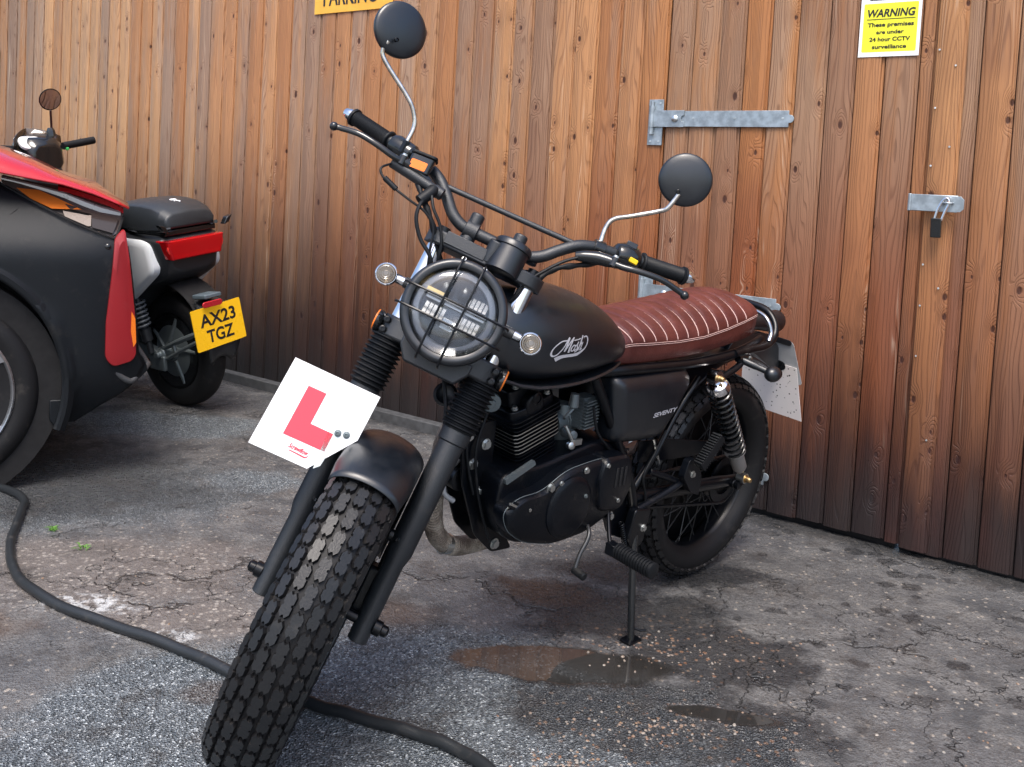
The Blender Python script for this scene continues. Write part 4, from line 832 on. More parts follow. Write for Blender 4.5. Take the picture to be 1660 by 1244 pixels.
# rider peg, gear lever, stand
rp = part('rider_footpeg', cat(tube(smooth([(.545, .100, .405), (.575, .125, .36), (.592, .150, .315), (.600, .165, .292)], 4), [.010]*6+[.009]*7, 12, flat=.6), box((.603, .176, .288), (.013, .013, .014))), m_frame, bevel=.002)
pr = [(0, .012)]; d = .002
while d < .098: pr += [(d, .0195), (d+.0042, .0195), (d+.0048, .0165), (d+.0072, .0165)]; d += .0078
pr += [(d, .019), (d+.006, .019), (d+.008, .014)]
part('peg_rubber', lathe((.600, .188, .288), (.02, 1, .0), pr, 22), m_rubber, rp, ang=25)
part('hanger_bolt', cat(hexbolt((.555, .098, .412), (0, 1, 0), .0085, .007)), m_zinc, rp); part('hanger_bolt', cat(hexbolt((.530, .098, .322), (0, 1, 0), .0085, .007)), m_zinc, rp)
part('rider_footpeg', cat(tube([(.56, -.10, .34), (.60, -.165, .285)], .009, 10), lathe((.60, -.176, .285), (0, -1, 0), [(0, .018), (.1, .019)], 16)), m_rubber)
gl = part('gear_lever', cat(tube(smooth([(.655, .120, .350), (.668, .150, .335), (.682, .158, .316), (.702, .160, .290), (.716, .164, .262)], 4), .0052, 10), lathe((.655, .120, .350), (0, 1, 0), [(0, .011), (.016, .011)], 14)), m_spoke)
part('toe_rubber', cat(lathe((.714, .158, .257), (.1, 1, -.04), [(0, .007), (.002, .0095), (.036, .0095), (.038, .007)], 14)), m_rubber, gl)
part('gear_linkage', tube([(.655, .128, .352), (.60, .110, .372), (.52, .105, .40)], .0035, 8), m_zinc, gl)
foot = BMI @ V(.3485, 2.293, gz(.3485, 2.293)+.004)
sb = V(.445, .118, .262); sdn = (foot-sb).normalized()
ss = part('side_stand', tube([sb, foot], [.0105, .0090], 14), m_black_gloss)
part('stand_foot', cat(box(foot-sdn*.0, (.024, .016, .003)), tube([sb+(foot-sb)*.88, sb+(foot-sb)*.90+V(-.022, .014, -.004), sb+(foot-sb)*.90+V(-.034, .022, -.002)], .0035, 8)), m_frame, ss, bevel=.001)
part('stand_bracket', prism(rpoly([(.400, .325), (.465, .335), (.480, .26), (.455, .225), (.415, .235)], .012), (0, 0, 0), (1, 0, 0), (0, 0, 1), (0, 1, 0), .104, .128), m_frame, ss, bevel=.003)
part('stand_bolt', hexbolt((.425, .128, .280), (0, 1, 0), .0075, .006), m_zinc, ss)
q0, q1 = V(.492, .108, .300), V(.470, .120, .225); sx_ = (q1-q0).normalized(); n1 = sx_.cross(V(0, 1, 0)).normalized(); n2 = sx_.cross(n1)
part('stand_spring', tube([q0+(q1-q0)*(i/140)+.0065*(cos(2*pi*i/10)*n1+sin(2*pi*i/10)*n2) for i in range(141)], .0014, 5), m_frame, ss)
# rear: fender, grab rail, light, indicators, plates
rings = []
for i in range(21):
    th = radians(50+(72)*i/20); rings.append([V((.335+.012*cos(radians(-80+160*k/14)))*cos(th), .070*sin(radians(-80+160*k/14)), RA+.018+(.335+.012*cos(radians(-80+160*k/14)))*sin(th)) for k in range(15)])
part('rear_mudguard', loft(rings, cap=False, closed=False), m_black, ang=60, solid=.002)
gr = part('grab_rail', tube(smooth([(.12, .118, .706), (.04, .120, .712), (-.03, .120, .716), (-.075, .116, .735), (-.098, .100, .770), (-.108, .06, .800), (-.110, 0, .806), (-.108, -.06, .800), (-.098, -.100, .770), (-.075, -.116, .735), (-.03, -.120, .716), (.04, -.120, .712), (.12, -.118, .706)], 6), .0105, 14), m_frame)
part('chrome_hoop', tube(smooth([(-.045, .120, .728), (-.060, .114, .750), (-.060, .098, .780), (-.066, .066, .795), (-.070, 0, .800), (-.066, -.066, .795), (-.060, -.098, .780), (-.060, -.114, .750), (-.045, -.120, .728)], 6), .0068, 12), simple('dulled_chrome', (.42, .45, .48), .16, 1.0), gr)
part('rail_bolt', hexbolt((.055, .128, .690), (0, 1, 0), .006, .006), m_zinc, gr)
tl = part('tail_light', cat(lathe((-.13, 0, .745), (-1, 0, -.02), [(0, .020), (.05, .024), (.11, .032), (.150, .034), (.155, .032)], 28)), m_black)
part('tail_lens', lathe((-.286, 0, .742), (-1, 0, -.02), [(0, .031), (.006, .026), (.009, .0001)], 28), m_redlens, tl)
pb = part('plate_holder', cat(tube(smooth([(.0, .0, .70), (-.10, 0, .70), (-.20, 0, .69), (-.30, 0, .655)], 4), [.018]*13, 12, flat=.5), prism(rpoly([(-.05, .715), (-.20, .715), (-.30, .665), (-.325, .58), (-.27, .60), (-.16, .655), (.0, .665)], .015), (0, 0, 0), (1, 0, 0), (0, 0, 1), (0, 1, 0), -.016, .016)), m_black, bevel=.002)
RY, RZ = V(0, 1, .0), V(-.26, 0, -1).normalized()
def rplate(pts, d0, d1): return prism(pts, V(-.315, 0, .68), V(0, 1, 0), V(.22, 0, 1).normalized(), V(1, 0, -.22).normalized(), d0, d1)
part('plate_backing', rplate(rpoly([(-.115, -.128), (-.108, .005), (.052, .004), (.092, -.128)], .012), -.003, -.001), m_carb if 0 else simple('grey_backing_plate', (.30, .31, .32), .5, var=.15), pb)
part('number_plate', rplate([(-.120, -.250), (-.120, -.075), (.072, -.075), (.100, -.245)], .0005, .0025), m_dirtyplate, pb)
part('bracket_slot', rplate(rrect(.048, .009, .008), .0, .003), m_ink, pb).location = (0, 0, 0)
part('plate_reflector_mount', mp(lathe((0, 0, 0), (1, 0, -.22), [(.002, .016), (.006, .016), (.0065, .0001)], 20, sx=1.5), lambda p: p+V(-.335, .010, .600)), m_black_gloss, pb)
for sg_, lab in ((1, None), (-1, None)):
    ri = part('rear_indicator', cat(mp(ball((0, 0, 0), .0215, 24, 16, (1.25, 1.0, 1.0)), lambda p: p+V(.040, .196*sg_, .664))), m_black)
    part('indicator_stalk', tube(smooth([(.075, .118*sg_, .684), (.060, .150*sg_, .676), (.046, .182*sg_, .668)], 4), [.0105]*5+[.009]*4, 14), m_black, ri)
    part('indicator_lens', lathe((.018, .196*sg_, .664), (-1, 0, 0), [(0, .0165), (.004, .012), (.006, .0001)], 18), m_smoke, ri)
    part('indicator_arm', tube(smooth([(.10, .118*sg_, .690), (.085, .120*sg_, .680), (.10, .122*sg_, .668), (.160, .124*sg_, .650), (.205, .126*sg_, .640)], 4), .0095, 12), m_frame, gr)
# ------------------------------------------------------------------ engine
TI = radians(16); EU, EB = V(sin(TI), 0, cos(TI)), V(-cos(TI), 0, sin(TI)); EY = V(0, 1, 0)
P0 = V(.885, .0, .574)            # top-front of the cylinder block
def eb(b, y, u): return P0+EB*b+EY*y+EU*u
def fins(name, us, depth, hw, mat_edge, parent, b0=0.0):
    Vs, Fs, mi = [], [], []
    for u_ in us:
        pts = rpoly([(b0, -hw), (b0, hw), (b0+depth, hw), (b0+depth, -hw)], .018, 3)
        g = prism(pts, eb(0, 0, u_), EB, EY, EU, -.0012, .0012); k = len(Vs); Vs += g[0]
        for i, f in enumerate(g[1]): Fs.append(tuple(q+k for q in f)); mi.append(1 if i >= 2 else 0)
    return link(name, Vs, Fs, None, parent, ang=30, mats=[m_engine, mat_edge], mi=mi)
eng = part('engine', cat(prism(rpoly([(.925, .50), (.935, .43), (.905, .355), (.85, .322), (.62, .312), (.50, .335), (.46, .38), (.50, .50), (.62, .53), (.80, .50)], .03), (0, 0, 0), (1, 0, 0), (0, 0, 1), (0, 1, 0), -.062, .098)), m_engine, bevel=.008, seg=3)
cyl = part('cylinder', cat(prism(rrect(.052, .052, .012), eb(.068, 0, -.12), EB, EY, EU, 0, .13)), m_engine, eng)
fins('cooling_fins', [-.004-.0092*i for i in range(6)], .142, .078, m_alu, cyl)
fins('lower_fins', [-.064-.0092*i for i in range(5)], .130, .070, m_engine, cyl, .006)
hd = part('cylinder_head', cat(prism(rpoly([(.004, -.07), (.004, .066), (.05, .074), (.136, .070), (.136, -.07)], .015), eb(0, 0, 0), EB, EY, EU, .004, .048), prism(rpoly([(.016, -.055), (.016, .052), (.125, .055), (.125, -.055)], .015), eb(0, 0, 0), EB, EY, EU, .048, .088), lathe(eb(.07, .05, .045), EY, [(0, .028), (.022, .028), (.026, .024)], 24)), m_engine, eng, bevel=.004)
fins('head_fins', [.006, .016, .026], .150, .081, m_engine, hd)
part('head_stay_boss', cat(lathe((.932, .036, .645), (.75, 1, .0), [(-.04, .012), (0, .013), (.0, .0215), (.010, .0215), (.0115, .0195)], 28), lathe((.932+.007, .036+.0095, .645), (.75, 1, .0), [(0, .0105), (.006, .0100)], 6)), m_carb, hd, bevel=.001)
for b_, y_, u_ in ((.02, .060, .051), (.055, .062, .051), (.118, .062, .051), (.04, .045, .090), (.10, .045, .090)): part('head_bolt', hexbolt(eb(b_, y_, u_), EU, .0062, .006), m_zinc, hd)
part('head_port', lathe(eb(.075, .075, .060), EY, [(-.01, .014), (.002, .014), (.003, .011), (-.006, .010), (-.006, .0001)], 20), m_engine, hd)
# left covers
cvo = rpoly([(.565, .498), (.66, .500), (.755, .492), (.83, .455), (.90, .455), (.945, .43), (.925, .385), (.87, .345), (.77, .318), (.66, .322), (.575, .352), (.545, .42)], .03)
rg = [[V(a, y, b) for a, b in inset(cvo, k)] for y, k in ((.095, 0), (.126, 0), (.134, .06), (.139, .20))]
cv = part('engine_cover', loft(rg), m_engine, eng, ang=35)
part('clutch_dome', mp(lathe((.742, .136, .405), (0, 1, 0), [(0, .074), (.006, .073), (.011, .066), (.013, .058), (.0135, .0001)], 40), lambda p: p), m_engine, cv)
part('cover_edge_highlight', tube([V(.742+.0735*cos(2*pi*k/40), .1375, .405+.0735*sin(2*pi*k/40)) for k in range(40)], .0011, 6, closed=True), m_carb, cv)  # thin light ring on the dome rim, added as its edge highlight
part('cover_edge_highlight', tube([V(a, .1275, b) for a, b in inset(cvo, .003)], .0010, 6, closed=True), m_carb, cv)  # lighter line round the cover outline, added as an edge highlight
part('sprocket_cover', loft([[V(a, y, b) for a, b in inset(rpoly([(.545, .500), (.64, .505), (.655, .45), (.64, .375), (.56, .36), (.525, .42)], .02), k)] for y, k in ((.095, 0), (.140, 0), (.147, .12), (.149, .3))]), m_engine, cv)
for i in range(3): part('cover_slot', box((.563+.016*i, .1495, .452), (.0035, .0012, .024)), m_void, cv, bevel=.001)
for i in range(3): part('cover_rib', prism(rpoly([(.94-.012*i, .452), (.945-.012*i, .449), (.845-.012*i, .395), (.84-.012*i, .398)], .002), (0, 0, 0), (1, 0, 0), (0, 0, 1), (0, 1, 0), .132, .1385-.001*i), m_alu if i == 1 else m_engine, cv)
part('cover_badge', prism(rpoly([(.92, .478), (.835, .510), (.842, .522), (.925, .492)], .004), (0, 0, 0), (1, 0, 0), (0, 0, 1), (0, 1, 0), .098, .106), m_carb, cv)
for x, z, y, r in ((.809, .463, .134, .010), (.700, .486, .140, .007), (.632, .488, .147, .0055), (.870, .425, .136, .005), (.878, .383, .130, .006), (.778, .468, .138, .006), (.70, .428, .149, .0045), (.575, .392, .148, .005), (.80, .338, .132, .005), (.62, .345, .130, .005)):
    part('cover_bolt', hexbolt((x, y, z), (0, 1, 0), r*.85, r*.7), m_zinc if r > .0048 else m_carb, cv)
for x, z, y in ((.985, .575, .037), (.930, .548, .037), (.962, .508, .037), (.925, .44, .037), (.86, .30, .037)): part('mount_bolt', hexbolt((x+.03*0, y, z), (0, 1, 0), .0095, .007), m_zinc, fr_)
# carburettor and small finned unit
cbz = part('carburettor', cat(lathe((.705, .02, .560), (-1, 0, .1), [(0, .026), (.03, .026), (.032, .032), (.075, .032), (.078, .026), (.10, .026)], 24), lathe((.672, .02, .575), (0, 0, -1), [(-.03, .020), (0, .026), (.05, .026), (.062, .020)], 24), lathe((.690, .05, .545), (.2, 1, .1), [(0, .012), (.035, .012), (.037, .008)], 16)), m_carb, bevel=.001)
part('choke_lever', cat(tube(smooth([(.725, .080, .575), (.715, .088, .555), (.700, .092, .530)], 4), .0042, 8), lathe((.708, .085, .528), (.3, 1, .2), [(0, .009), (.012, .009), (.014, .006)], 14), box((.690, .092, .535), (.014, .003, .007))), m_zinc, cbz)
part('fuel_tap', cat(lathe((.72, .09, .655), (0, 0, -1), [(0, .010), (.030, .012), (.034, .006)], 14), tube(smooth([(.72, .09, .62), (.735, .085, .60), (.71, .06, .585)], 4), .004, 8)), m_carb, cbz)
Vs_ = cat(*[prism(rpoly([(.672, .625-.008*i), (.625, .630-.008*i), (.625, .6325-.008*i), (.672, .6275-.008*i)], .001, 2), (0, 0, 0), (1, 0, 0), (0, 0, 1), (0, 1, 0), .05, .092) for i in range(9)])
part('finned_regulator', cat(Vs_, box((.648, .06, .595), (.022, .018, .038))), m_carb, fr_)
part('intake_boot', lathe((.60, .02, .575), (-1, 0, .05), [(0, .030), (.05, .034), (.10, .040)], 20), m_rubber)
part('air_box', box((.44, 0, .60), (.10, .06, .08)), m_frame, bevel=.012)
part('battery_box', box((.30, 0, .62), (.05, .055, .06)), m_frame, bevel=.006)
part('starter_motor', lathe((.965, -.05, .462), (0, 1, 0), [(0, .026), (.06, .026), (.064, .020)], 22), m_carb if 0 else m_engine, eng)
random.seed(3)
for P in ([(.66, .10, .62), (.64, .105, .56), (.60, .105, .52), (.57, .10, .50), (.50, .10, .49)], [(.93, .03, .62), (.965, .045, .55), (.955, .05, .47), (.93, .05, .40), (.90, .055, .33)], [(.955, .02, .64), (.985, .035, .56), (.975, .04, .50), (.955, .045, .44)], [(.36, .105, .52), (.40, .108, .46), (.43, .108, .41), (.41, .108, .36), (.40, .11, .31)]):
    part('cable', tube(smooth(P, 5), .0034, 8), m_rubber, fr_)
part('oil_line', tube(smooth([(.960, -.01, .50), (.992, -.01, .47), (1.0, .0, .435), (.978, .01, .415)], 5), .006, 10), simple('grey_hose', (.30, .31, .32), .5), eng)
part('foot_brake_spring', tube([(.40, .10, .50), (.36, .10, .43)], .003, 6), m_zinc, fr_)
# exhaust
exh = part('exhaust', tube(smooth([(.895, -.045, .600), (.935, -.052, .585), (.962, -.060, .530), (.968, -.064, .45), (.966, -.066, .37), (.950, -.066, .305), (.905, -.066, .262), (.84, -.068, .246), (.74, -.078, .240), (.62, -.090, .238), (.48, -.105, .240)], 6), .0225, 20), m_wrap)
part('pipe_clamp', cat(lathe((.967, -.064, .405), (0, .02, 1), [(0, .0245), (.010, .0245)], 22), box((.985, -.045, .41), (.006, .012, .004))), m_zinc, exh)
part('heat_shield', cat(lathe((.905, -.066, .264), (-1, 0, -.25), [(-.02, .0235), (.0, .0238)], 20)), m_zinc, exh)
part('silencer', tube(smooth([(.50, -.105, .240), (.42, -.12, .245), (.36, -.135, .262), (.10, -.150, .315), (-.20, -.160, .372)], 5), [.0225]*6+[.026, .032, .038, .042]+[.044]*11, 20), m_black, exh)
# ------------------------------------------------------------------ garden hose
HP = [(-2.6, 3.42), (-2.2, 3.30), (-1.88, 3.20), (-1.661, 3.103), (-1.53, 3.001), (-1.484, 2.90), (-1.44, 2.79), (-1.389, 2.66), (-1.30, 2.50), (-1.20, 2.385), (-1.044, 2.277), (-.874, 2.199), (-.716, 2.126), (-.586, 2.05), (-.47, 1.985), (-.375, 1.940), (-.292, 1.909), (-.184, 1.87), (-.106, 1.838), (-.03, 1.79), (.04, 1.71), (.12, 1.58), (.16, 1.40), (.30, 1.22)]
P = smooth([V(x, y, 0) for x, y in HP], 8); P = [V(p.x, p.y, gz(p.x, p.y)+.0125+.0015*sin(i*.7)) for i, p in enumerate(P)]
tag(link('hose', *tube(P, .0125, 14), simple('black_hose_rubber', (.016, .019, .022), .42, grain=.0004, gscale=200, dirt=.25)), 'black rubber hose snaking across the asphalt behind the front wheel', 'hose')
# ------------------------------------------------------------------ electric scooter
sco = empty('scooter', 'black electric scooter with silver side panel and yellow rear plate by the fence', 'scooter', (-1.495, 4.42, 0), (-radians(8), 0, radians(146)))
def sp_(name, g, mat, parent=None, **kw): return link(name, g[0], g[1], mat, parent or sco, **kw)
m_sblack = simple('scooter_black_panel', (.020, .022, .025), .38, coat=.2)
m_ssilver = simple('scooter_silver_panel', (.78, .81, .83), .35, .0)
m_sseat = simple('scooter_seat_vinyl', (.022, .026, .030), .42, grain=.0004, gscale=300)
def swheel(x, name, R=.27, hw=.058):
    hub = sp_(name, lathe((x, -.05, R), (0, 1, 0), [(0, .10), (.01, .155), (.02, .165), (.08, .165), (.09, .155), (.10, .10), (.105, .05), (.115, .04)], 40), m_carb)
    pr_ = [(-.040, .175), (-.055, .195), (-.060, .225), (-.052, .250), (-.035, .264), (-.012, .270), (.012, .270), (.035, .264), (.052, .250), (.060, .225), (.055, .195), (.040, .175)]
    sp_('tyre', lathe((x, 0, R), (0, 1, 0), pr_, 56), m_tyreside, hub)
    sp_('rim', lathe((x, 0, R), (0, 1, 0), [(-.046, .182), (-.046, .170), (-.03, .160), (.03, .160), (.046, .170), (.046, .182)], 48), m_black_gloss, hub)
    for i in range(5):
        a = 2*pi*i/5+.3; sp_('wheel_rib', tube([V(x+.05*cos(a), .058, R+.05*sin(a)), V(x+.16*cos(a+.25), .040, R+.16*sin(a+.25))], .010, 8), m_carb, hub)
    return hub
swheel(0, 'rear_wheel'); swheel(1.32, 'front_wheel')
# rear body: sections along x
def rsec(x, w0, w1, z0, z1, r=.03):
    return [V(x, y, z) for y, z in [(w0*.6, z0), (w0, z0+.02), (w0*.5+w1*.5+.004, (z0+z1)/2), (w1, z1-.02), (w1*.85, z1), (-w1*.85, z1), (-w1, z1-.02), (-w0*.5-w1*.5-.004, (z0+z1)/2), (-w0, z0+.02), (-w0*.6, z0)]]
sp_('rear_body', loft([rsec(-.150, .110, .130, .665, .805), rsec(-.125, .130, .158, .635, .825), rsec(-.06, .140, .172, .60, .83), (rsec(.03, .140, .176, .575, .83)), rsec(.10, .140, .176, .50, .83), rsec(.20, .142, .172, .43, .83), rsec(.34, .140, .165, .36, .82), rsec(.46, .130, .15, .30, .76)]), m_sblack, bevel=.008, seg=3)
for sg_ in (1, -1):
    pnl = rpoly([(-.075, .800), (-.025, .812), (.30, .815), (.42, .74), (.42, .45), (.20, .44), (.085, .535), (-.105, .670)], .035)
    sp_('side_panel', loft([[V(a, y*sg_, b) for a, b in inset(pnl, k)] for y, k in ((.145, 0), (.178, 0), (.186, .10), (.189, .3))]), m_ssilver)
st_ = sp_('seat', loft([[V(x, w_*q, z) for q, z in ((-1, zb), (-1.02, (zb+zt)/2), (-.92, zt-.014), (-.7, zt), (0, zt+.006), (.7, zt), (.92, zt-.014), (1.02, (zb+zt)/2), (1, zb))] for x, w_, zb, zt in ((-.150, .112, .866, .900), (-.140, .128, .860, .925), (-.10, .138, .855, .948), (-.05, .142, .852, .965), (.02, .146, .850, .972), (.12, .147, .848, .972), (.20, .145, .850, .962), (.26, .142, .850, .930), (.40, .13, .85, .915), (.55, .10, .84, .90))]), m_sseat, bevel=.006, seg=3)
sp_('seat_seam', tube([V(.195, .148*q, .86+.104*(1-abs(q)**5)) for q in [-1+2*k/20 for k in range(21)]], .0022, 6), m_ink, st_)
sp_('seat_emblem', cat(tube(smooth([V(-.065, -.012, .966), V(-.04, .004, .971), V(-.02, .010, .9735), V(-.035, -.010, .9735), V(-.055, .012, .970)], 4), .0035, 6)), m_white, st_)
sp_('seat_base', box((.06, 0, .842), (.20, .135, .012)), m_black_gloss, bevel=.004)
tlb = sp_('tail_light', loft([[V(x-.0, y*k, z) for y, z in ((-.135, .725), (.135, .725), (.155, .812), (-.155, .812))] for x, k in ((-.10, 1.04), (-.168, 1.0), (-.176, .94))]), m_redlens, bevel=.008, seg=3)
sp_('tail_light_strip', tube(smooth([V(-.166, -.12, .742), V(-.170, 0, .742), V(-.166, .12, .742), V(-.166, .135, .795), V(-.170, 0, .797), V(-.166, -.135, .795)], 5, closed=True), .006, 8, closed=True), simple('red_reflector', (.75, .04, .03), .2), tlb)
for sg_ in (1, -1):
    gb = sp_('grab_handle', tube(smooth([V(.10, .150*sg_, .850), V(-.02, .165*sg_, .852), V(-.12, .150*sg_, .858), V(-.165, .120*sg_, .866)], 4), .0085, 8), m_black_gloss)
    sp_('rear_indicator', loft([[V(x, (.145+b)*sg_, .862+c) for b, c in ((0, -.012), (.028, -.004), (.050, .030), (.02, .020))] for x in (-.16, -.19)]), m_black_gloss, gb, bevel=.003)
sp_('inner_mudguard', loft([[V((.295+.01*cos(b))*cos(a), .085*sin(b), .30+(.30+.01*cos(b))*sin(a)) for b in [radians(-80+160*k/8) for k in range(9)]] for a in [radians(30+130*i/14) for i in range(15)]], cap=False, closed=False), m_void, solid=.003)
hg = sp_('plate_hugger', loft([[V(x, q*w_, z+.03*(1-q*q)) for q in [-1+.25*k for k in range(9)]] for x, w_, z in ((-.10, .05, .545), (-.20, .07, .520), (-.262, .085, .50), (-.30, .09, .42), (-.315, .085, .33), (-.300, .07, .265), (-.285, .05, .245))], cap=False, closed=False), m_grey if 0 else m_sblack, solid=.006)
pU, pW = V(.0, -1, -.02).normalized(), V(.16, .10, 1).normalized()
pU = V(0.05, -1, .03).normalized(); pW = (V(.12, .33, 1)-pU*V(.12, .33, 1).dot(pU)).normalized(); pO = V(-.315, .025, .432)
pN = pU.cross(pW)
npl = sp_('number_plate', prism(rrect(.138, .092, .006), pO, pU, pW, pN, 0, .004), m_plateyellow)
text('AX23', pO+pW*.036+pN*.004, pU, pW, .200, m_ink, 'registration_lettering', npl, height=.058, bold=.025)
text('TGZ', pO-pW*.038+pN*.004, pU, pW, .150, m_ink, 'registration_lettering', npl, height=.058, bold=.025)
sp_('plate_lamp', cat(box((-.262, .035, .560), (.045, .045, .010), (1, 0, -.1), (0, 1, 0), (.1, 0, 1))), simple('grey_blue_lamp_housing', (.09, .12, .14), .4), npl, bevel=.005)
sp_('red_reflector', prism(rrect(.052, .013, .012), (-.318, .055, .535), (0, -1, 0), (0, 0, 1), (-1, 0, 0), 0, .008), simple('red_reflector', (.45, .02, .03), .25), npl, bevel=.002)
sp_('hugger_stay', cat(tube([V(.02, .10, .285), V(-.14, .11, .352), V(-.26, .09, .40)], .012, 8), tube([V(.0, .105, .235), V(-.13, .11, .30), V(-.27, .09, .37)], .009, 8), tube([V(-.10, .11, .33), V(-.11, .11, .285)], .007, 6)), m_carb)
sp_('swingarm', cat(box((.16, .10, .285), (.13, .018, .030), (1, 0, .25), (0, 1, 0), (-.25, 0, 1)), lathe((0, .065, .27), (0, 1, 0), [(0, .03), (.05, .03), (.055, .018), (.075, .016)], 18), box((.02, .115, .23), (.055, .010, .035))), m_carb, bevel=.006)
a0, a1 = V(.090, .150, .53), V(.045, .130, .275); ad = (a1-a0).normalized(); n1 = ad.cross(V(0, 1, 0)).normalized(); n2 = ad.cross(n1)
shk = sp_('shock_absorber', cat(lathe(a0, ad, [(0, .018), (.14, .018), (.145, .026), (.20, .024), (.205, .014), (.26, .014)], 16)), m_sblack)
sp_('coil_spring', tube([a0+ad*(.01+.125*i/72)+.029*(cos(2*pi*i/12)*n1+sin(2*pi*i/12)*n2) for i in range(73)], .0055, 6), m_grey, shk)
# floor board, leg shield, head
sp_('floor_board', loft([rsec(.38, .13, .15, .26, .34), rsec(.60, .14, .16, .22, .29), rsec(.90, .13, .15, .22, .29), rsec(1.0, .10, .12, .26, .34)]), m_sblack, bevel=.01)
sp_('leg_shield', loft([[V(x+c, w_*b, z) for b, c in ((-1, -.03), (-.6, .02), (0, .05), (.6, .02), (1, -.03), (.9, -.06), (0, -.02), (-.9, -.06))] for x, w_, z in ((1.0, .11, .28), (1.04, .17, .45), (1.04, .20, .65), (1.03, .19, .85), (1.04, .13, .98))]), m_sblack, bevel=.008)
sp_('front_fork', cat(*[tube([V(1.10, .09*q, .72), V(1.32, .09*q, .27)], .018, 10) for q in (1, -1)]), m_sblack)
sp_('front_mudguard', loft([[V(1.32+.30*cos(a), .07*sin(b), .27+.30*sin(a)+.012*cos(b)) for b in [radians(-80+20*k) for k in range(9)]] for a in [radians(30+12*i) for i in range(11)]], cap=False, closed=False), m_sblack, solid=.004)
_sp = sp_
def sp_(name, g, mat, parent=None, **kw): return _sp(name, mp(g, lambda p: p+V(-.10, 0, 0)), mat, parent, **kw)
hdl = sp_('handlebar_cowl', loft([[V(x, y*w_, z0+(z1-z0)*q) for y, q in ((-1, .25), (-.75, 0), (.75, 0), (1, .25), (.95, .8), (.6, 1), (-.6, 1), (-.95, .8))] for x, w_, z0, z1 in ((1.06, .075, 1.07, 1.20), (1.10, .105, 1.06, 1.235), (1.16, .115, 1.05, 1.255), (1.23, .10, 1.06, 1.245), (1.27, .07, 1.09, 1.20))]), m_black_gloss, bevel=.01, seg=3)
sp_('steering_column', loft([rsec(1.06, .05, .07, .95, 1.09), rsec(1.12, .06, .085, .93, 1.09), rsec(1.20, .05, .07, .95, 1.09)]), m_sblack, hdl, bevel=.01)
sp_('dashboard', prism(rrect(.058, .040, .03), (1.115, .055, 1.205), (.15, 1, .05), (.7, 0, .75), (-.75, .1, .66), .0, .020), m_white, hdl, bevel=.004)  # white colour stands in for the sky reflected in the dashboard
sp_('fly_screen', loft([[V(1.22-.10*abs(q), .015+.125*q, z-.045*q*q) for q in [-1+.25*k for k in range(9)]] for z in (1.20, 1.285)], cap=False, closed=False), m_smoke, hdl, solid=.004)
for sg_ in (1, -1):
    sp_('grip', cat(tube([V(1.14, .13*sg_, 1.185), V(1.13, .30*sg_, 1.205)], .020, 12)), m_rubber, hdl)
    sp_('brake_lever', tube([V(1.17, .14*sg_, 1.19), V(1.19, .20*sg_, 1.18), V(1.18, .29*sg_, 1.19)], .007, 6), m_black_gloss, hdl)
sp_('green_switch', box((1.12, -.140, 1.170), (.006, .007, .008)), simple('green_switch', (.05, .5, .12), .4), hdl, bevel=.003)
mi_ = sp_('mirror', cat(tube(smooth([V(1.13, -.065, 1.245), V(1.12, -.066, 1.30), V(1.10, -.058, 1.372)], 4), .006, 8), lathe((1.13, -.065, 1.24), (0, 0, 1), [(0, .024), (.03, .020), (.045, .012)], 6)), m_black_gloss)
sp_('mirror_rim', mp(lathe((0, 0, 0), (-1, .12, -.25), [(-.012, .03), (-.006, .052), (.004, .057), (.006, .0525)], 36), lambda p: p+V(1.09, -.055, 1.430)), m_black_gloss, mi_)
sp_('mirror_glass', mp(lathe((0, 0, 0), (-1, .12, -.25), [(.0066, .0515), (.0072, .0001)], 36), lambda p: p+V(1.09, -.055, 1.430)), m_mirror, mi_)
# ------------------------------------------------------------------ parked car (front corner reaches into the picture from the left)
CA = radians(28)
car = empty('parked_car', 'red and black hatchback nose at the left edge with amber indicator headlamp', 'car', (-1.83, 2.97, 0), (0, 0, CA))
def cp(name, g, mat, parent=None, **kw): return link(name, g[0], g[1], mat, parent or car, **kw)
# side shell with wheel arch: y = 0 is the flank, +y goes into the car
AR = .392
def flank_y(x, z):
    y = .004
    if x > .36: y += .035*((x-.36)/.27)**2.2*(1-.25*(z-.4))
    if z < .42: y += .10*((.42-z)/.25)**2
    if z > .78: y += .20*((z-.78)/.25)**1.6
    d = hypot(x, z-.34)
    if d < AR+.035: y -= .012
    return y
def nose_x(z):  # front edge of the body side
    T = [(.205, .43), (.26, .50), (.30, .57), (.34, .62), (.385, .665), (.42, .655), (.45, .632), (.57, .622), (.76, .596), (.88, .578), (.96, .573)]
    for i in range(len(T)-1):
        if T[i][0] <= z <= T[i+1][0]: f = (z-T[i][0])/(T[i+1][0]-T[i][0]); return T[i][1]+(T[i+1][1]-T[i][1])*f
    return T[0][1] if z < T[0][0] else T[-1][1]
def top_z(x):
    T = [(-3, 1.05), (-.5, 1.06), (0, 1.055), (.19, 1.023), (.275, .973), (.372, .922), (.448, .887), (.535, .855), (.60, .84), (.7, .84)]
    for i in range(len(T)-1):
        if T[i][0] <= x <= T[i+1][0]: f = (x-T[i][0])/(T[i+1][0]-T[i][0]); return T[i][1]+(T[i+1][1]-T[i][1])*f
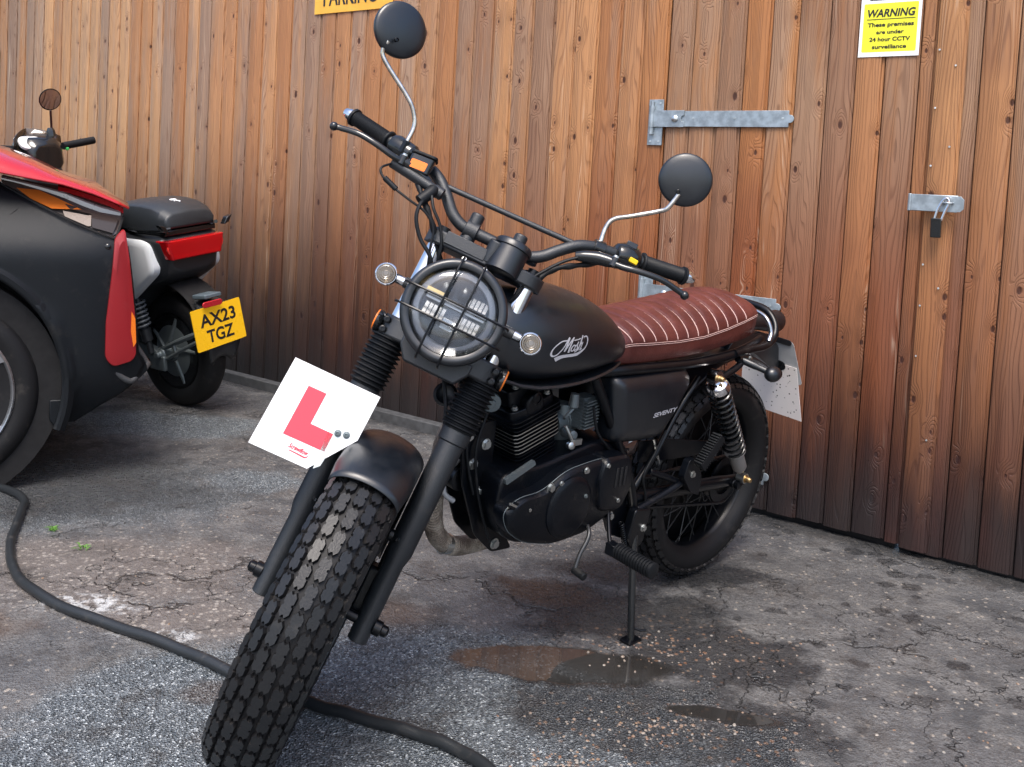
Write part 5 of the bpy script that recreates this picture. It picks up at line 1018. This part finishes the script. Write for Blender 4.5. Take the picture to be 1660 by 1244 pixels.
# arch profile: angle around the wheel, strip from arch lip outwards to the body border
rows = []
for i in range(49):
    a = radians(-24+ (204)*i/48); lip = V(AR*cos(a), 0, .34+AR*sin(a)*1.10 if sin(a) > 0 else .34+AR*sin(a))
    # march outwards until the border
    r = []
    p = lip.copy(); dirv = V(cos(a), 0, sin(a)); far = lip
    for k in range(140):
        q = lip+dirv*(.006*k)
        if q.x > nose_x(max(.205, q.z))-.001 or q.z > top_z(q.x) or q.z < .215 or q.x < -1.0: break
        far = q
    for k in range(15):
        q = lip+(far-lip)*(k/14); r.append(V(q.x, flank_y(q.x, q.z), q.z))
    rows.append(r)
fl = cp('fender', loft(rows, cap=False, closed=False), m_carblack, ang=60, solid=-.004)
# dense grid for the bumper side (fills to the outline exactly)
def surf_grid(pts_rows, name, mat, parent=None, **kw): return cp(name, loft(pts_rows, cap=False, closed=False), mat, parent, **kw)
bp = []
for j in range(31):
    z = .208+(.868-.208)*j/30; x0 = max(.30, AR*cos(math.asin(max(-1, min(1, (z-.34)/AR/1.10))))+.0) if z < .76 else .28
    if z > .72: x0 = .30+.30*(z-.72)
    x1 = min(nose_x(z), .70)
    if z > .84:
        x1 = min(x1, .553)
    row = []
    for i in range(25): x = x0+(x1-x0)*i/24; row.append(V(x, flank_y(x, z)-.0012, min(z, top_z(x)-.002)))
    # wrap round the nose corner and across the front
    for k in range(1, 8): t = k/7; row.append(V(x1-.004*t-.012*(1-cos(t*pi/2)), row[24].y+.10*t*t+.02*t, row[24].z))
    row.append(V(x1+.0, .55, row[24].z)); row.append(V(x1+.01, .90, row[24].z))
    bp.append(row)
bmp = surf_grid(bp, 'bumper', m_carblack, ang=50)
# arch lip moulding and seams
cp('arch_moulding', loft([[V(rr*cos(a), y, .34+rr*sin(a)*1.10 if sin(a) > 0 else .34+rr*sin(a)) for rr, y in ((AR-.004, .06), (AR-.004, -.002), (AR+.004, -.008), (AR+.016, -.009), (AR+.034, .004))] for a in [radians(-20+200*i/48) for i in range(49)]], cap=False, closed=False), m_carblack, fl, ang=30)
cp('panel_seam', tube([V(.275, flank_y(.275, .972)-.002, .968), V(.235, flank_y(.235, .93)-.002, .933), V(.19, flank_y(.19, .895)-.002, .893), V(.12, flank_y(.12, .86)-.002, .85)], .0022, 6), m_void, fl)
cp('fixing_bolt', lathe((.519, .022, .823), (0, -1, 0), [(-.01, .010), (.004, .010), (.007, .006), (.008, .0001)], 14), m_black_gloss, bmp)
cp('fixing_cap', lathe((.345, .012, .60), (0, -1, 0), [(0, .016), (.002, .016), (.003, .013), (.003, .0001)], 20), m_carblack, bmp)
cp('mud_flap', prism([(.352, .30), (.352, .235), (.365, .212), (.41, .212), (.412, .30)], (0, 0, 0), (1, 0, 0), (0, 0, 1), (0, 1, 0), .02, .14), m_carblack, bmp, bevel=.004)
cp('lip_spoiler', tube(smooth([V(.52, .030, .424), V(.545, .030, .395), V(.60, .036, .352), V(.625, .05, .360), V(.665, .09, .392), V(.670, .20, .396), V(.67, .9, .40)], 5), .011, 10), m_grey if 0 else simple('grey_lip', (.055, .057, .06), .5), bmp)
m_blade = simple('matte_red_panel', (.26, .010, .014), .42, dirt=.06)
# red corner blade
def fy(x, z, d): return V(x, flank_y(x, z)+d, z)
rb = rpoly([(.574, .888), (.591, .763), (.615, .569), (.621, .445), (.608, .424), (.545, .408), (.519, .44), (.518, .56), (.533, .741), (.540, .855)], .018)
bl = cp('red_blade', loft([[fy(cx_, cz_, d) for cx_, cz_ in [(.567+(a-.567)*k, .65+(b-.65)*(1-(1-k)*.4)) for a, b in rb]] for d, k in ((.006, 1.0), (-.014, 1.0), (-.0185, .97), (-.021, .6))]), m_blade, ang=30)
cp('reflector_strip', loft([[fy(x, z, d) for x, z in ((.600, .600), (.613, .575), (.619, .49), (.610, .475), (.600, .53))] for d in (-.015, -.0215)]), m_orange, bl)
# headlamp
lamp = rpoly([(.19, 1.050), (.30, 1.028), (.388, 1.019), (.50, .990), (.573, .958), (.574, .930), (.548, .866), (.533, .856), (.448, .889), (.372, .926), (.279, .975), (.19, 1.024)], .006, 2)
def ly(x, z): return flank_y(x, z)
hlm = cp('headlamp', loft([[V(a, ly(a, b)+d, b) for a, b in lamp] for d in (.05, .012)]), simple('lamp_housing', (.085, .075, .07), .12, coat=.5), ang=40)
cp('lamp_trim', loft([[V(x, ly(x, z)+.004+e, z+dz) for e, dz in ((0, 0), (-.006, -.006), (-.006, -.022), (0, -.026))] for x, z in ((.19, 1.045), (.30, 1.022), (.388, 1.00), (.45, .975), (.50, .958), (.565, .942))], closed=True), simple('satin_trim', (.45, .46, .48), .3, .6), hlm)
cp('amber_indicator', loft([[V(x, ly(x, z)+d, z) for x, z in ((.236, 1.008), (.305, 1.004), (.372, .975), (.437, .944), (.345, .944), (.279, .975))] for d in (.012, -.002)]), simple('dull_amber', (.50, .13, .02), .2), hlm)
cp('lamp_insert', loft([[V(x, ly(x, z)+d, z) for x, z in ((.379, .938), (.455, .925), (.468, .926), (.466, .890), (.455, .890), (.385, .920))] for d in (.014, -.001)]), simple('pale_reflector', (.24, .20, .17), .3), hlm)
cp('lamp_gap', tube(smooth([V(x, ly(x, z)-.004, z) for x, z in ((.19, 1.018), (.279, .969), (.372, .920), (.448, .884), (.533, .852), (.548, .860), (.572, .925))], 3), .0045, 6), m_void, hlm)
cp('lamp_inner_bezel', loft([[V(x, ly(x, z)+e, z) for x, z in ((.385, .962), (.45, .945), (.54, .922), (.556, .915), (.536, .868), (.47, .886), (.468, .930), (.40, .945))] for e in (.012, -.0015)]), simple('dark_lamp_bezel', (.035, .028, .026), .12), hlm)
# bonnet and red eyebrow
cp('red_eyebrow', loft([[V(x, ly(x, z)+e, z+dz) for e, dz in ((.03, .004), (-.012, -.006), (-.020, -.022), (-.004, -.030), (.03, -.02))] for x, z in ((.366, 1.022), (.40, 1.020), (.47, 1.000), (.53, .980), (.574, .958))]), m_carred, ang=50)
bon = []
for x, ze, zc in ((-.9, 1.17, 1.22), (-.6, 1.165, 1.215), (-.3, 1.15, 1.20), (0, 1.115, 1.17), (.185, 1.060, 1.130), (.277, 1.045, 1.098), (.373, 1.030, 1.052), (.47, 1.003, 1.016), (.54, .975, .984), (.585, .955, .960)):
    r = []
    for k in range(21):
        t = k/20; y = .09+1.56*t
        if x > .3: pass
        e_ = min(1, t/.10); e2 = min(1, (1-t)/.10); h_ = min(e_, e2); r.append(V(x+.05*sin(pi*t)*(1 if x > .4 else .4), y-.02*(1-h_), ze-.004+(zc-ze)*sin(h_*pi/2)+.02*sin(pi*t)*(0 if x > .5 else 1)))
    bon.append(r)
cp('bonnet', loft(bon, cap=False, closed=False), m_carred, ang=60, solid=.006)
# body behind the picture edge, underside, wheel
cp('nose_block', loft([[V(x, y, z) for y, z in ((.16, .26), (1.58, .26), (1.60, .60), (1.55, .93 if x > .3 else 1.0), (.20, .93 if x > .3 else 1.0), (.15, .60))] for x in (-.42, .30, .50)]), m_void, bevel=.02)
cp('door', loft([[V(x, y, z) for y, z in ((.06, .24), (.02, .45), (.0, .75), (.05, 1.05), (.12, 1.12), (1.60, 1.12), (1.68, .75), (1.62, .24))] for x in (-2.6, -.42)]), m_carpaint, bevel=.02)
cp('cabin', loft([[V(x, .12+i_, 1.10), V(x, 1.58-i_, 1.10), V(x2, 1.40-i_, 1.50), V(x2, .30+i_, 1.50)] for x, x2, i_ in ((-2.6, -2.4, .0), (-.62, -1.25, .0))]), m_smoke if 0 else m_black_gloss, bevel=.03)
cp('wheel_well', lathe((0, .03, .34), (0, 1, 0), [(0, AR-.002), (.28, AR-.01), (.30, .30), (.30, .0001)], 48), m_void)
wh = cp('front_wheel', lathe((0, .010, .33), (0, 1, 0), [(.005, .045), (.0, .06), (.012, .075), (.03, .10), (.05, .20), (.05, .228), (.012, .238), (.004, .246), (.010, .250), (.20, .250)], 56), m_void)
cp('tyre', lathe((0, .010, .33), (0, 1, 0), [(.012, .246), (.002, .262), (.0, .285), (.006, .305), (.018, .318), (.04, .326), (.17, .326), (.19, .315), (.20, .28), (.195, .25)], 72), m_tyreside, wh)
cp('rim', lathe((0, .010, .33), (0, 1, 0), [(.045, .225), (.008, .236), (.002, .243), (.006, .248), (.02, .248)], 72), m_rim, wh)
for i in range(5):
    a = 2*pi*i/5+.62; d = V(cos(a), 0, sin(a)); t_ = V(-sin(a), 0, cos(a)); c0 = V(0, .022, .33)
    cp('wheel_spoke', loft([[c0+d*r_+t_*w_+V(0, y, 0), c0+d*r_-t_*w_+V(0, y, 0), c0+d*r_-t_*w_*.6+V(0, y+.03, 0), c0+d*r_+t_*w_*.6+V(0, y+.03, 0)] for r_, w_, y in ((.03, .022, .006), (.12, .020, .010), (.20, .028, .0), (.240, .042, -.008))]), m_rim, wh, bevel=.003)
for y in (1.50,): cp('far_wheel', lathe((0, y, .33), (0, 1, 0), [(0, .02), (0, .31), (.03, .326), (.17, .326), (.2, .30), (.2, .02)], 40), m_tyreside)
